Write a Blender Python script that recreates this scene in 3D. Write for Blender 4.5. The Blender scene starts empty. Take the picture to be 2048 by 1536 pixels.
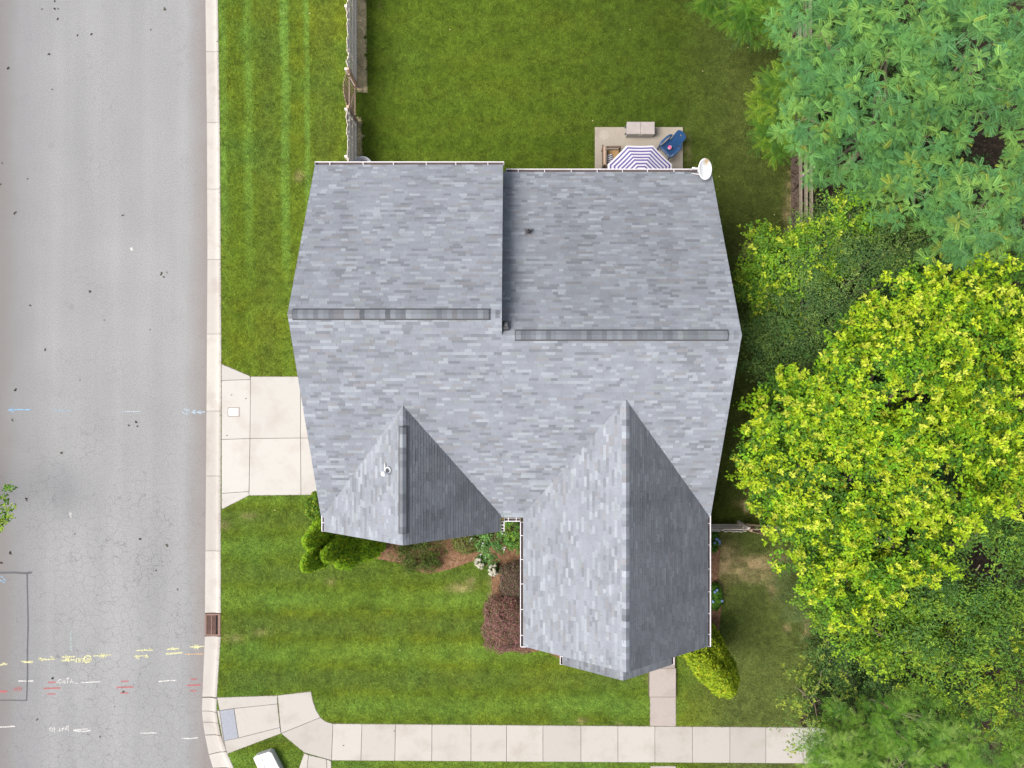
import bpy, math, random
import numpy as np
from mathutils import Vector, Matrix
R = math.radians
random.seed(7); rng = np.random.default_rng(11)
sc = bpy.context.scene
COL = sc.collection

# ------------------------------------------------------------------ camera
HC = 29.5; FP = 1446.0
cd = bpy.data.cameras.new('camera'); cam = bpy.data.objects.new('camera', cd); COL.objects.link(cam)
cam.location = (0, 0, HC); cam.rotation_euler = (0, 0, 0)
cd.sensor_width = 36.0; cd.lens = 36.0 * FP / 2048.0; cd.clip_start = 0.5; cd.clip_end = 2000
sc.camera = cam
# ------------------------------------------------------------------ sky, sun, exposure
SUN_EL = R(55); SUN_AZ = R(14)        # the sun stands to the left, a little towards the front of the house
world = bpy.data.worlds.new('World'); sc.world = world; world.use_nodes = True
wn = world.node_tree; wn.nodes.clear()
sky = wn.nodes.new('ShaderNodeTexSky'); sky.sky_type = 'NISHITA'; sky.sun_disc = False
sky.sun_elevation = SUN_EL; sky.sun_rotation = R(270) - SUN_AZ
sky.air_density = 1.0; sky.dust_density = 4.0; sky.ozone_density = 1.0
bg = wn.nodes.new('ShaderNodeBackground'); bg.inputs[1].default_value = 0.065
wo = wn.nodes.new('ShaderNodeOutputWorld')
hs = wn.nodes.new('ShaderNodeHueSaturation'); hs.inputs['Saturation'].default_value = 0.5      # thin cloud takes the blue out of the sky
wn.links.new(sky.outputs[0], hs.inputs['Color']); wn.links.new(hs.outputs[0], bg.inputs[0]); wn.links.new(bg.outputs[0], wo.inputs[0])
sl = bpy.data.lights.new('sun', 'SUN'); sl.energy = 1.5; sl.angle = R(36); sl.color = (1.0, 0.95, 0.88)
so = bpy.data.objects.new('sun', sl); COL.objects.link(so)
S = Vector((-math.cos(SUN_EL) * math.cos(SUN_AZ), -math.cos(SUN_EL) * math.sin(SUN_AZ), math.sin(SUN_EL)))
so.location = S * 60; so.rotation_euler = (-S).to_track_quat('-Z', 'Y').to_euler()
sc.view_settings.view_transform = 'Standard'; sc.view_settings.look = 'None'
sc.view_settings.gamma = 1.0; sc.view_settings.use_curve_mapping = False
sc.view_settings.exposure = 2.15

# ------------------------------------------------------------------ helpers
def at(px, py, z=0.0):
    k = (HC - z) / FP
    return ((px - 1024) * k, (768 - py) * k)
def at3(px, py, z=0.0):
    x, y = at(px, py, z); return (x, y, z)
def wloc(o):
    v = Vector((0, 0, 0))
    while o is not None:
        v = v + o.location; o = o.parent
    return v
def tag(o, label=None, cat=None, group=None, kind=None):
    if label: o['label'] = label
    if cat: o['category'] = cat
    if group: o['group'] = group
    if kind: o['kind'] = kind
    return o
def thing(name, label, cat, loc=(0, 0, 0), rz=0.0, group=None):
    o = bpy.data.objects.new(name, None); COL.objects.link(o)
    o.empty_display_size = 0.2
    o.location = loc; o.rotation_euler = (0, 0, rz)
    return tag(o, label, cat, group)
def link(name, me, mat=None, parent=None):
    o = bpy.data.objects.new(name, me); COL.objects.link(o)
    if mat is not None and len(me.materials) == 0:
        for m in (mat if isinstance(mat, (list, tuple)) else [mat]): me.materials.append(m)
    o.parent = parent
    return o
class MB:
    def __init__(s): s.v = []; s.f = []; s.mi = []
    def add(s, vs, fs, mi=0):
        b = len(s.v); s.v += [tuple(p) for p in vs]
        for f in fs: s.f.append(tuple(b + i for i in f)); s.mi.append(mi)
        return s
    def box(s, c, d, M=None, mi=0):
        x, y, z = d[0] / 2, d[1] / 2, d[2] / 2
        vs = [Vector(p) for p in ((-x,-y,-z),(x,-y,-z),(x,y,-z),(-x,y,-z),(-x,-y,z),(x,-y,z),(x,y,z),(-x,y,z))]
        if M is not None: vs = [M @ p for p in vs]
        vs = [p + Vector(c) for p in vs]
        return s.add(vs, [(0,3,2,1),(4,5,6,7),(0,1,5,4),(1,2,6,5),(2,3,7,6),(3,0,4,7)], mi)
    def bbox(s, c, d, b=0.01, M=None, mi=0):       # box with chamfered top edges
        x, y, z = d[0] / 2, d[1] / 2, d[2] / 2
        vs = [(-x,-y,-z),(x,-y,-z),(x,y,-z),(-x,y,-z),(-x,-y,z-b),(x,-y,z-b),(x,y,z-b),(-x,y,z-b),
              (-x+b,-y+b,z),(x-b,-y+b,z),(x-b,y-b,z),(-x+b,y-b,z)]
        vs = [Vector(p) for p in vs]
        if M is not None: vs = [M @ p for p in vs]
        vs = [p + Vector(c) for p in vs]
        f = [(0,3,2,1),(8,9,10,11)]
        for i in range(4):
            j = (i + 1) % 4; f += [(i, j, 4 + j, 4 + i), (4 + i, 4 + j, 8 + j, 8 + i)]
        return s.add(vs, f, mi)
    def tube(s, pts, r, n=8, mi=0, caps=True):
        pts = [Vector(p) for p in pts]; rs = r if isinstance(r, (list, tuple)) else [r] * len(pts)
        vs = []; fs = []
        for i, p in enumerate(pts):
            t = (pts[min(i + 1, len(pts) - 1)] - pts[max(i - 1, 0)]).normalized()
            a = Vector((0, 0, 1)) if abs(t.z) < 0.95 else Vector((1, 0, 0))
            u = t.cross(a).normalized(); w = t.cross(u)
            for k in range(n):
                an = 2 * math.pi * k / n
                vs.append(p + (u * math.cos(an) + w * math.sin(an)) * rs[i])
        for i in range(len(pts) - 1):
            for k in range(n):
                k2 = (k + 1) % n
                fs.append((i*n+k, i*n+k2, (i+1)*n+k2, (i+1)*n+k))
        if caps:
            fs.append(tuple(range(n))[::-1]); fs.append(tuple((len(pts)-1)*n + k for k in range(n)))
        return s.add(vs, fs, mi)
    def lathe(s, prof, c=(0, 0, 0), n=20, M=None, mi=0):
        vs = []; fs = []
        for (r, z) in prof:
            for k in range(n):
                a = 2 * math.pi * k / n
                p = Vector((r * math.cos(a), r * math.sin(a), z))
                if M is not None: p = M @ p
                vs.append(p + Vector(c))
        for i in range(len(prof) - 1):
            for k in range(n):
                k2 = (k + 1) % n
                fs.append((i*n+k, i*n+k2, (i+1)*n+k2, (i+1)*n+k))
        return s.add(vs, fs, mi)
    def poly(s, pts, z0, z1, ch=0.0, mi=0):        # vertical prism, optional chamfer at the top
        n = len(pts)
        ar = sum(pts[i][0]*pts[(i+1)%n][1] - pts[(i+1)%n][0]*pts[i][1] for i in range(n))
        if ar < 0: pts = pts[::-1]
        vs = [(x, y, z0) for x, y in pts]
        if ch > 0:
            vs += [(x, y, z1 - ch) for x, y in pts]
            vs += [(x, y, z1) for x, y in inset(pts, ch)]
        else:
            vs += [(x, y, z1) for x, y in pts]
        L = len(vs) // n; fs = [tuple(range((L-1)*n, L*n))]
        for l in range(L - 1):
            for i in range(n):
                j = (i + 1) % n; fs.append((l*n+i, l*n+j, (l+1)*n+j, (l+1)*n+i))
        return s.add(vs, fs, mi)
    def mesh(s, name, off=None, smooth=False):
        me = bpy.data.meshes.new(name)
        v = s.v if off is None else [(a - off[0], b - off[1], c - off[2]) for a, b, c in s.v]
        me.from_pydata(v, [], s.f)
        if any(s.mi): me.polygons.foreach_set('material_index', s.mi)
        if smooth: me.polygons.foreach_set('use_smooth', [True] * len(me.polygons))
        me.update(); return me
    def build(s, name, mat, parent=None, local=False, smooth=False):
        off = None if (parent is None or local) else wloc(parent)
        return link(name, s.mesh(name, off, smooth), mat, parent)
def inset(pts, d):
    n = len(pts); out = []
    for i in range(n):
        p0 = Vector(pts[i-1]); p1 = Vector(pts[i]); p2 = Vector(pts[(i+1) % n])
        a = (p1 - p0).normalized(); b = (p2 - p1).normalized()
        na = Vector((-a.y, a.x)); nb = Vector((-b.y, b.x))
        m = (na + nb)
        if m.length < 1e-6: out.append(tuple(p1)); continue
        m.normalize(); k = d / max(0.35, m.dot(na))
        q = p1 + m * k; out.append((q.x, q.y))
    return out
def np_mesh(name, V, F, tone=None, mat=None, parent=None, off=None):
    """V (n,3), F (m,k) uniform faces, tone (m,3) per face"""
    V = np.asarray(V, dtype=np.float32)
    if parent is not None and off is None: off = wloc(parent)
    if off is not None: V = V - np.array(off, dtype=np.float32)
    F = np.asarray(F, dtype=np.int32); k = F.shape[1]
    me = bpy.data.meshes.new(name)
    me.vertices.add(len(V)); me.vertices.foreach_set('co', V.ravel())
    me.loops.add(F.size); me.loops.foreach_set('vertex_index', F.ravel())
    me.polygons.add(len(F)); me.polygons.foreach_set('loop_start', np.arange(0, F.size, k, dtype=np.int32))
    me.update(calc_edges=True)
    if tone is not None:
        a = me.attributes.new('tone', 'FLOAT_COLOR', 'FACE')
        c = np.ones((len(F), 4), dtype=np.float32); c[:, :3] = tone
        a.data.foreach_set('color', c.ravel())
    return link(name, me, mat, parent)
# ---- smooth value noise for colours and clumps
_G = rng.random((64, 64))
def vn(x, y, s, o=0.0):
    x = np.asarray(x, float) / s + 17.3 + o * 7.7; y = np.asarray(y, float) / s + 5.1 + o * 3.3
    xi = np.floor(x).astype(int); yi = np.floor(y).astype(int); fx = x - xi; fy = y - yi
    fx = fx*fx*(3-2*fx); fy = fy*fy*(3-2*fy)
    g = lambda a, b: _G[a % 64, b % 64]
    return (g(xi,yi)*(1-fx)+g(xi+1,yi)*fx)*(1-fy) + (g(xi,yi+1)*(1-fx)+g(xi+1,yi+1)*fx)*fy
def fbm(x, y, s, o=0.0):
    return (vn(x,y,s,o)*.5 + vn(x,y,s/2.1,o+1)*.3 + vn(x,y,s/4.3,o+2)*.2)
def inpoly(x, y, P):
    r = np.zeros(x.shape, bool); n = len(P)
    for i in range(n):
        x1, y1 = P[i]; x2, y2 = P[(i+1) % n]
        if y1 == y2: continue
        c = ((y1 > y) != (y2 > y)) & (x < (x2-x1)*(y-y1)/(y2-y1)+x1)
        r ^= c
    return r

# ------------------------------------------------------------------ materials
def newmat(name):
    m = bpy.data.materials.new(name); m.use_nodes = True
    nt = m.node_tree; b = nt.nodes['Principled BSDF']
    return m, nt, b
def N(nt, t, **kw):
    n = nt.nodes.new(t)
    for k, v in kw.items(): setattr(n, k, v)
    return n
def noise(nt, scale, detail=3, rough=0.55, vec=None):
    n = N(nt, 'ShaderNodeTexNoise'); n.inputs['Scale'].default_value = scale
    n.inputs['Detail'].default_value = detail; n.inputs['Roughness'].default_value = rough
    if vec is not None: nt.links.new(vec, n.inputs['Vector'])
    return n.outputs['Fac']
def ramp(nt, fac, stops):
    r = N(nt, 'ShaderNodeValToRGB'); e = r.color_ramp.elements
    while len(e) < len(stops): e.new(0.5)
    for el, (p, c) in zip(e, stops):
        el.position = p; el.color = (c[0], c[1], c[2], 1) if not isinstance(c, (int, float)) else (c, c, c, 1)
    nt.links.new(fac, r.inputs[0]); return r.outputs[0]
def mix(nt, a, b, fac, mode='MIX'):
    m = N(nt, 'ShaderNodeMix', data_type='RGBA', blend_type=mode)
    for i, v in ((0, fac), (6, a), (7, b)):
        if isinstance(v, (int, float)): m.inputs[i].default_value = v
        elif isinstance(v, tuple): m.inputs[i].default_value = (*v, 1)
        else: nt.links.new(v, m.inputs[i])
    return m.outputs[2]
def wpos(nt): return N(nt, 'ShaderNodeNewGeometry').outputs['Position']
def bump(nt, b, h, strength=0.3, dist=0.01):
    n = N(nt, 'ShaderNodeBump'); n.inputs['Strength'].default_value = strength; n.inputs['Distance'].default_value = dist
    nt.links.new(h, n.inputs['Height']); nt.links.new(n.outputs[0], b.inputs['Normal'])
def plain(name, col, rough=0.6, metal=0.0, spec=0.4, var=0.10, scale=9.0):
    m, nt, b = newmat(name)
    f = noise(nt, scale, 4, 0.6, wpos(nt))
    lo = tuple(c * (1 - var) for c in col); hi = tuple(min(1, c * (1 + var)) for c in col)
    nt.links.new(ramp(nt, f, [(0.3, lo), (0.7, hi)]), b.inputs['Base Color'])
    b.inputs['Roughness'].default_value = rough; b.inputs['Metallic'].default_value = metal
    b.inputs['Specular IOR Level'].default_value = spec
    return m
def mapr(nt, v, a, b, c=0.0, d=1.0):
    n = N(nt, 'ShaderNodeMapRange'); n.clamp = True
    for i, x in enumerate((a, b, c, d)): n.inputs[1+i].default_value = x
    nt.links.new(v, n.inputs[0]); return n.outputs[0]
def math2(nt, op, a, b=None):
    n = N(nt, 'ShaderNodeMath', operation=op)
    for i, v in enumerate((a, b)):
        if v is None: continue
        if isinstance(v, (int, float)): n.inputs[i].default_value = v
        else: nt.links.new(v, n.inputs[i])
    return n.outputs[0]
def leafmat(name, trans=0.22, rough=0.6, spec=0.12, tint=(1.1, 1.15, 0.55)):
    m, nt, b = newmat(name)
    a = N(nt, 'ShaderNodeAttribute', attribute_name='tone')
    nt.links.new(a.outputs['Color'], b.inputs['Base Color'])
    b.inputs['Roughness'].default_value = rough; b.inputs['Specular IOR Level'].default_value = spec
    t = N(nt, 'ShaderNodeBsdfTranslucent'); nt.links.new(mix(nt, a.outputs['Color'], tint, 1.0, 'MULTIPLY'), t.inputs[0])
    ms = N(nt, 'ShaderNodeMixShader'); ms.inputs[0].default_value = trans
    nt.links.new(b.outputs[0], ms.inputs[1]); nt.links.new(t.outputs[0], ms.inputs[2])
    nt.links.new(ms.outputs[0], nt.nodes['Material Output'].inputs[0])
    return m
M = {}
M['leaf'] = leafmat('leaf')
M['grass'] = leafmat('grass_blade', 0.2, 0.7, 0.1)
def m_objleaf():
    m, nt, b = newmat('frond_leaf')
    oi = N(nt, 'ShaderNodeObjectInfo')
    nt.links.new(oi.outputs['Color'], b.inputs['Base Color']); b.inputs['Roughness'].default_value = .55
    b.inputs['Specular IOR Level'].default_value = .25
    t = N(nt, 'ShaderNodeBsdfTranslucent'); nt.links.new(mix(nt, oi.outputs['Color'], (1.1,1.15,.55), 1.0, 'MULTIPLY'), t.inputs[0])
    ms = N(nt, 'ShaderNodeMixShader'); ms.inputs[0].default_value = .22
    nt.links.new(b.outputs[0], ms.inputs[1]); nt.links.new(t.outputs[0], ms.inputs[2])
    nt.links.new(ms.outputs[0], nt.nodes['Material Output'].inputs[0]); return m
M['frond'] = m_objleaf()
def m_shingle(name, single):
    m, nt, b = newmat(name)
    if single: c = N(nt, 'ShaderNodeObjectInfo').outputs['Color']
    else: c = N(nt, 'ShaderNodeAttribute', attribute_name='tone').outputs['Color']
    p = wpos(nt)
    g = noise(nt, 160, 2, .7, p); g2 = noise(nt, 1.3, 4, .6, p)
    c = mix(nt, c, ramp(nt, g, [(.25, .72), (.75, 1.25)]), 1.0, 'MULTIPLY')
    c = mix(nt, c, ramp(nt, g2, [(.3, .88), (.7, 1.08)]), 1.0, 'MULTIPLY')
    nt.links.new(c, b.inputs['Base Color']); b.inputs['Roughness'].default_value = .93
    b.inputs['Specular IOR Level'].default_value = .2
    bump(nt, b, g, .5, .004); return m
M['shingle'] = m_shingle('asphalt_shingles', False); M['shingle1'] = m_shingle('asphalt_shingle', True)
def m_concrete(name, col, dirt=(.20, .16, .13), amt=.5):
    m, nt, b = newmat(name); p = wpos(nt)
    oi = N(nt, 'ShaderNodeObjectInfo')
    c = mix(nt, tuple(x*.90 for x in col), tuple(x*1.08 for x in col), oi.outputs['Random'])
    big = noise(nt, .9, 5, .62, p); fine = noise(nt, 45, 3, .7, p); mid = noise(nt, 4.5, 4, .65, p)
    c = mix(nt, c, dirt, math2(nt, 'MULTIPLY', mapr(nt, big, .50, .78), amt))
    c = mix(nt, c, dirt, math2(nt, 'MULTIPLY', mapr(nt, mid, .58, .85), amt*.45))
    c = mix(nt, c, ramp(nt, fine, [(.3, .90), (.7, 1.07)]), 1.0, 'MULTIPLY')
    nt.links.new(c, b.inputs['Base Color']); b.inputs['Roughness'].default_value = .88
    b.inputs['Specular IOR Level'].default_value = .25
    bump(nt, b, fine, .25, .004); return m
M['concrete'] = m_concrete('pale_concrete', (.250, .236, .218), (.15, .128, .105))
M['drive'] = m_concrete('driveway_concrete', (.270, .262, .248), (.20, .16, .14), .5)
M['curb'] = m_concrete('curb_concrete', (.258, .244, .226), (.16, .125, .11), .55)
M['walk'] = m_concrete('worn_walk_concrete', (.215, .19, .175), (.11, .085, .07), .6)
M['patio'] = m_concrete('patio_concrete', (.205, .180, .148), (.09, .078, .058), .55)
M['joint'] = plain('joint_dirt', (.105, .085, .065), .95, spec=.1, var=.3)
def m_asphalt():
    m, nt, b = newmat('old_asphalt'); p = wpos(nt)
    sep = N(nt, 'ShaderNodeSeparateXYZ'); nt.links.new(p, sep.inputs[0])
    fine = noise(nt, 22, 4, .85, p); big = noise(nt, .33, 4, .55, p)
    st = N(nt, 'ShaderNodeMapping'); st.inputs['Scale'].default_value = (1.2, .07, 1)
    nt.links.new(p, st.inputs[0]); lane = noise(nt, .9, 3, .5, st.outputs[0])
    c = ramp(nt, fine, [(.2, (.080, .081, .084)), (.5, (.155, .157, .160)), (.8, (.235, .236, .238))])
    c = mix(nt, c, ramp(nt, big, [(.3, .95), (.7, 1.05)]), 1.0, 'MULTIPLY')
    c = mix(nt, c, ramp(nt, lane, [(.3, .92), (.7, 1.05)]), 1.0, 'MULTIPLY')
    vd = N(nt, 'ShaderNodeTexVoronoi'); vd.inputs['Scale'].default_value = .8; nt.links.new(p, vd.inputs['Vector'])
    drip = math2(nt, 'MULTIPLY', mapr(nt, vd.outputs['Distance'], .02, .16, 1, 0), mapr(nt, noise(nt, .7, 2, .5, p), .52, .66, 0, .45))
    c = mix(nt, c, (.09, .09, .092), drip)
    # alligator cracks, strongest towards the crossing
    wob = N(nt, 'ShaderNodeMix', data_type='RGBA', blend_type='ADD'); wob.inputs[0].default_value = .35
    nz = N(nt, 'ShaderNodeTexNoise'); nz.inputs['Scale'].default_value = 3.0; nt.links.new(p, nz.inputs['Vector'])
    nt.links.new(p, wob.inputs[6]); nt.links.new(nz.outputs['Color'], wob.inputs[7])
    for sc_, wd, op in ((2.6, .013, .62), (.55, .009, .6)):
        v = N(nt, 'ShaderNodeTexVoronoi', feature='DISTANCE_TO_EDGE'); v.inputs['Scale'].default_value = sc_
        nt.links.new(wob.outputs[2], v.inputs['Vector'])
        line = mapr(nt, v.outputs['Distance'], 0, wd * sc_, 1, 0)
        zone = math2(nt, 'ADD', mapr(nt, sep.outputs['Y'], 3, -7, .06, .9), mapr(nt, noise(nt, .5, 3, .6, p), .45, .65, -.25, .45))
        c = mix(nt, c, (.085, .085, .09), math2(nt, 'MULTIPLY', math2(nt, 'MULTIPLY', line, zone), op))
    # silt along both gutters
    wobx = math2(nt, 'ADD', sep.outputs['X'], math2(nt, 'MULTIPLY', math2(nt, 'SUBTRACT', noise(nt, .55, 4, .6, p), .5), .9))
    lft = mapr(nt, wobx, -20.9, -20.15, 1, 0); rgt = mapr(nt, wobx, -13.35, -12.5, 0, 1)
    c = mix(nt, c, (.118, .100, .086), math2(nt, 'MULTIPLY', lft, .85))
    c = mix(nt, c, (.115, .096, .088), math2(nt, 'MULTIPLY', rgt, .66))
    shoulder = mapr(nt, wobx, -20.6, -18.4, 1, 0)
    c = mix(nt, c, (.10, .10, .105), math2(nt, 'MULTIPLY', shoulder, .6))
    nt.links.new(c, b.inputs['Base Color']); b.inputs['Roughness'].default_value = .9; b.inputs['Specular IOR Level'].default_value = .25
    bump(nt, b, fine, .35, .006); return m
M['asphalt'] = m_asphalt()
def m_paint(name, col, cover=.5):
    m, nt, b = newmat(name); f = noise(nt, 40, 3, .7, wpos(nt))
    b.inputs['Base Color'].default_value = (*col, 1); b.inputs['Roughness'].default_value = .85
    t = N(nt, 'ShaderNodeBsdfTransparent'); ms = N(nt, 'ShaderNodeMixShader')
    nt.links.new(mapr(nt, f, cover - .18, cover + .12), ms.inputs[0])
    nt.links.new(t.outputs[0], ms.inputs[1]); nt.links.new(b.outputs[0], ms.inputs[2])
    nt.links.new(ms.outputs[0], nt.nodes['Material Output'].inputs[0]); return m
M['p_white'] = m_paint('white_spray_paint', (.42, .41, .40), .50); M['p_yellow'] = m_paint('yellow_spray_paint', (.40, .39, .21), .495)
M['p_red'] = m_paint('red_spray_paint', (.27, .06, .065), .475); M['p_blue'] = m_paint('blue_spray_paint', (.14, .25, .36), .485)
M['seal'] = m_paint('crack_sealant', (.05, .05, .055), .36)
M['wood'] = None
def m_wood(name, a, c_):
    m, nt, b = newmat(name); oi = N(nt, 'ShaderNodeObjectInfo'); p = wpos(nt)
    mp = N(nt, 'ShaderNodeMapping'); mp.inputs['Scale'].default_value = (30, 30, 3); nt.links.new(p, mp.inputs[0])
    g = noise(nt, 1.5, 4, .6, mp.outputs[0])
    c = mix(nt, a, c_, oi.outputs['Random']); c = mix(nt, c, ramp(nt, g, [(.25, .65), (.75, 1.2)]), 1.0, 'MULTIPLY')
    nt.links.new(c, b.inputs['Base Color']); b.inputs['Roughness'].default_value = .9; b.inputs['Specular IOR Level'].default_value = .15
    return m
M['wood'] = m_wood('weathered_fence_wood', (.56, .51, .47), (.62, .54, .47)); M['gatewood'] = m_wood('reddish_gate_wood', (.34, .23, .165), (.42, .31, .235))
M['boardwood'] = m_wood('brown_board_wood', (.21, .165, .135), (.26, .21, .17))
M['brownwood'] = plain('dark_brown_wood', (.075, .045, .03), .5)
M['white'] = plain('white_gutter_metal', (.42, .40, .42), .35, var=.03)
M['trim'] = plain('white_trim', (.55, .53, .52), .5, var=.04)
M['siding'] = plain('pale_siding', (.45, .43, .39), .7, var=.04)
M['vent'] = plain('dark_ridge_vent', (.035, .036, .04), .7); M['dark'] = plain('dark_rubber', (.03, .03, .033), .6)
M['flash'] = plain('grey_flashing', (.075, .075, .08), .5)
M['gutdebris'] = plain('gutter_leaf_debris', (.055, .04, .035), .95, var=.5, scale=30)
M['pvc'] = plain('white_pvc', (.5, .5, .5), .3, var=.02)
M['bark'] = plain('bark', (.15, .115, .085), .95, var=.35, scale=14)
M['iron'] = plain('rusty_cast_iron', (.13, .075, .06), .8, var=.3, scale=25)
M['pit'] = plain('drain_pit', (.02, .018, .017), .95)
M['pad'] = plain('grey_tactile_pad', (.165, .175, .20), .8, var=.12, scale=20)
M['lid'] = plain('white_utility_lid', (.42, .42, .42), .6, var=.05)
M['boxl'] = plain('putty_plastic', (.22, .195, .185), .55, var=.09, scale=5); M['boxb'] = plain('grey_plastic', (.24, .24, .235), .5, var=.05)
M['bluepl'] = plain('navy_blue_plastic', (.010, .038, .10), .35, var=.08)
M['canvas'] = plain('white_canvas', (.38, .37, .40), .85, var=.03); M['purple'] = plain('purple_stripe_canvas', (.07, .052, .16), .85, var=.06)
M['tan'] = plain('tan_cushion', (.20, .12, .05), .9); M['cream'] = plain('cream_cushion', (.24, .175, .13), .9)
M['black'] = plain('black_fabric', (.02, .02, .03), .9); M['pink'] = plain('pink_plastic', (.6, .04, .17), .35, var=.04)
M['tub'] = plain('pale_grey_plastic', (.36, .37, .40), .5, var=.05); M['dishw'] = None
def m_dish():
    m, nt, b = newmat('white_dish_with_rust'); tc = N(nt, 'ShaderNodeTexCoord')
    d = N(nt, 'ShaderNodeVectorMath', operation='DISTANCE'); nt.links.new(tc.outputs['Object'], d.inputs[0]); d.inputs[1].default_value = (0.02, .255, .02)
    f = math2(nt, 'ADD', d.outputs['Value'], math2(nt, 'MULTIPLY', noise(nt, 9, 4, .6, tc.outputs['Object']), .10))
    c = mix(nt, (.72, .72, .73), (.30, .17, .03), mapr(nt, f, .24, .08, 0, .95))
    nt.links.new(c, b.inputs['Base Color']); b.inputs['Roughness'].default_value = .35; return m
M['dishw'] = m_dish()
def m_soil(name, c0, c1, c2, sc_=7):
    m, nt, b = newmat(name); p = wpos(nt); f = noise(nt, sc_, 6, .7, p); g = noise(nt, sc_*9, 2, .7, p)
    c = ramp(nt, f, [(.3, c0), (.5, c1), (.72, c2)]); c = mix(nt, c, ramp(nt, g, [(.3, .7), (.7, 1.3)]), 1.0, 'MULTIPLY')
    nt.links.new(c, b.inputs['Base Color']); b.inputs['Roughness'].default_value = .95; b.inputs['Specular IOR Level'].default_value = .1
    bump(nt, b, g, .6, .02); return m
M['mulch'] = m_soil('pine_straw_mulch', (.07, .04, .025), (.15, .085, .05), (.21, .13, .085))
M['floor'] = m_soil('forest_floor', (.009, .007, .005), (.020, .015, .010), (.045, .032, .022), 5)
M['dirt'] = m_soil('bare_dirt', (.045, .032, .025), (.085, .062, .05), (.13, .10, .08))
M['ground'] = m_soil('rough_ground', (.05, .055, .02), (.075, .085, .025), (.10, .10, .04), 1.2)
def m_tone(name):
    m, nt, b = newmat(name); a = N(nt, 'ShaderNodeAttribute', attribute_name='tone')
    c = mix(nt, a.outputs['Color'], ramp(nt, noise(nt, 40, 3, .7, wpos(nt)), [(.3, .55), (.7, 1.2)]), 1.0, 'MULTIPLY')
    nt.links.new(c, b.inputs['Base Color']); b.inputs['Roughness'].default_value = .95; b.inputs['Specular IOR Level'].default_value = .1; return m
M['turf'] = m_tone('lawn_turf'); M['litter'] = m_tone('dry_litter')

# ================================================================== GROUND, ROAD, KERB
def sheet(name, pts, z, mat, kind='structure', parent=None):
    n = len(pts); ar = sum(pts[i][0]*pts[(i+1)%n][1]-pts[(i+1)%n][0]*pts[i][1] for i in range(n))
    if ar < 0: pts = pts[::-1]
    o = MB().add([(x, y, z) for x, y in pts], [tuple(range(n))]).build(name, mat, parent)
    if kind: o['kind'] = kind
    return o
sheet('ground', [(-300,-300),(300,-300),(300,300),(-300,300)], -0.30, M['ground'])
ZR = -0.09
LE = [(409,-420),(411,0),(414,260),(415,520),(413,830),(411,1100),(410,1226),(410,1272),(405,1390),(404,1420),(407,1450),(414,1490),(426,1536),(446,1585),(480,1630),(540,1665),(640,1680),(1400,1690),(2700,1700)]
RE = [(435,-420),(436,0),(440,245),(442,520),(443,730),(442,1000),(442,1226),(442,1272),(434,1395),(433,1411),(436,1440),(444,1480),(468,1536),(486,1566),(512,1600),(560,1632),(650,1648),(1400,1658),(2700,1668)]
def lerp_path(P, ykey, t):
    for i in range(len(P)-1):
        if P[i][1] <= t <= P[i+1][1]:
            k = (t-P[i][1])/(P[i+1][1]-P[i][1]); return (P[i][0]+(P[i+1][0]-P[i][0])*k, t)
road_pts = [at(*p, ZR) for p in LE] + [at(2700, 2500, ZR), at(-12, 2500, ZR), at(-12, -420, ZR)]
road = sheet('road', road_pts, ZR, M['asphalt'])
curb = MB().add([(*at(*p, -.12), -.12) for p in LE] + [(*at(*p, -.12), -.12) for p in RE[::-1]], [tuple(range(len(LE)+len(RE)))]).build('curb_and_gutter', M['joint']); curb['kind'] = 'structure'
joints_y = [-420,-300,-170,-35,103,245,378,519,668,822,952,1102,1226]
low_l = [1272, 1394, 1425, 1470]; 
def interp_edge(P, ys):
    return [lerp_path(P, 1, y) for y in ys]
def curb_seg(Ls, Rs):
    # cross-section: gutter pan, toe, low rounded kerb top, back; stations along the run
    prof = [(0.0, ZR + .006), (.5, ZR + .018), (.66, ZR + .035), (.78, -.005), (.86, .022), (.97, .022), (1.0, .012), (1.0, -.12)]
    mb = MB(); n = len(prof); vs = []
    for (l, r) in zip(Ls, Rs):
        lx, ly = at(*l, ZR); rx, ry = at(*r, 0)
        for (t, z) in prof: vs.append((lx+(rx-lx)*t, ly+(ry-ly)*t, z))
    for i in range(len(Ls)): vs.append((*at(*Ls[i], ZR), -.12))
    fs = []
    for i in range(len(Ls)-1):
        for k in range(n-1): fs.append((i*n+k, i*n+k+1, (i+1)*n+k+1, (i+1)*n+k))
    m_ = len(Ls)-1
    fs.append(tuple(range(n))[::-1] + (len(Ls)*n,)); fs.append((len(Ls)*n+m_,) + tuple(m_*n+k for k in range(n)))
    mb.add(vs, fs); return mb.build('slab', M['curb'], curb)
for a, b in zip(joints_y[:-1], joints_y[1:]):
    ys = np.linspace(a+.35, b-.35, 4)
    curb_seg(interp_edge(LE, ys), interp_edge(RE, ys))
curb_seg(interp_edge(LE, np.linspace(1273, 1393.5, 4)), interp_edge(RE, np.linspace(1273, 1394, 4)))
# the corner: matched stations on both edges
cl = [(405,1395),(404,1422),(406,1444),(410,1470),(418,1509),(426,1536),(446,1585),(480,1630),(540,1665),(640,1680),(900,1684)]
cr = [(434,1396),(433.5,1424),(437,1446),(442,1470),(453,1502),(468,1536),(486,1566),(512,1600),(560,1632),(650,1648),(900,1651)]
cseg = [(0,1),(1,2),(2,3),(3,4),(4,5),(5,6),(6,7),(7,8),(8,9),(9,10)]
for a, b in cseg:
    f = lambda p, q, t: (p[0]+(q[0]-p[0])*t, p[1]+(q[1]-p[1])*t)
    curb_seg([f(cl[a], cl[b], t) for t in (.02,.5,.98)], [f(cr[a], cr[b], t) for t in (.02,.5,.98)])
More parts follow.
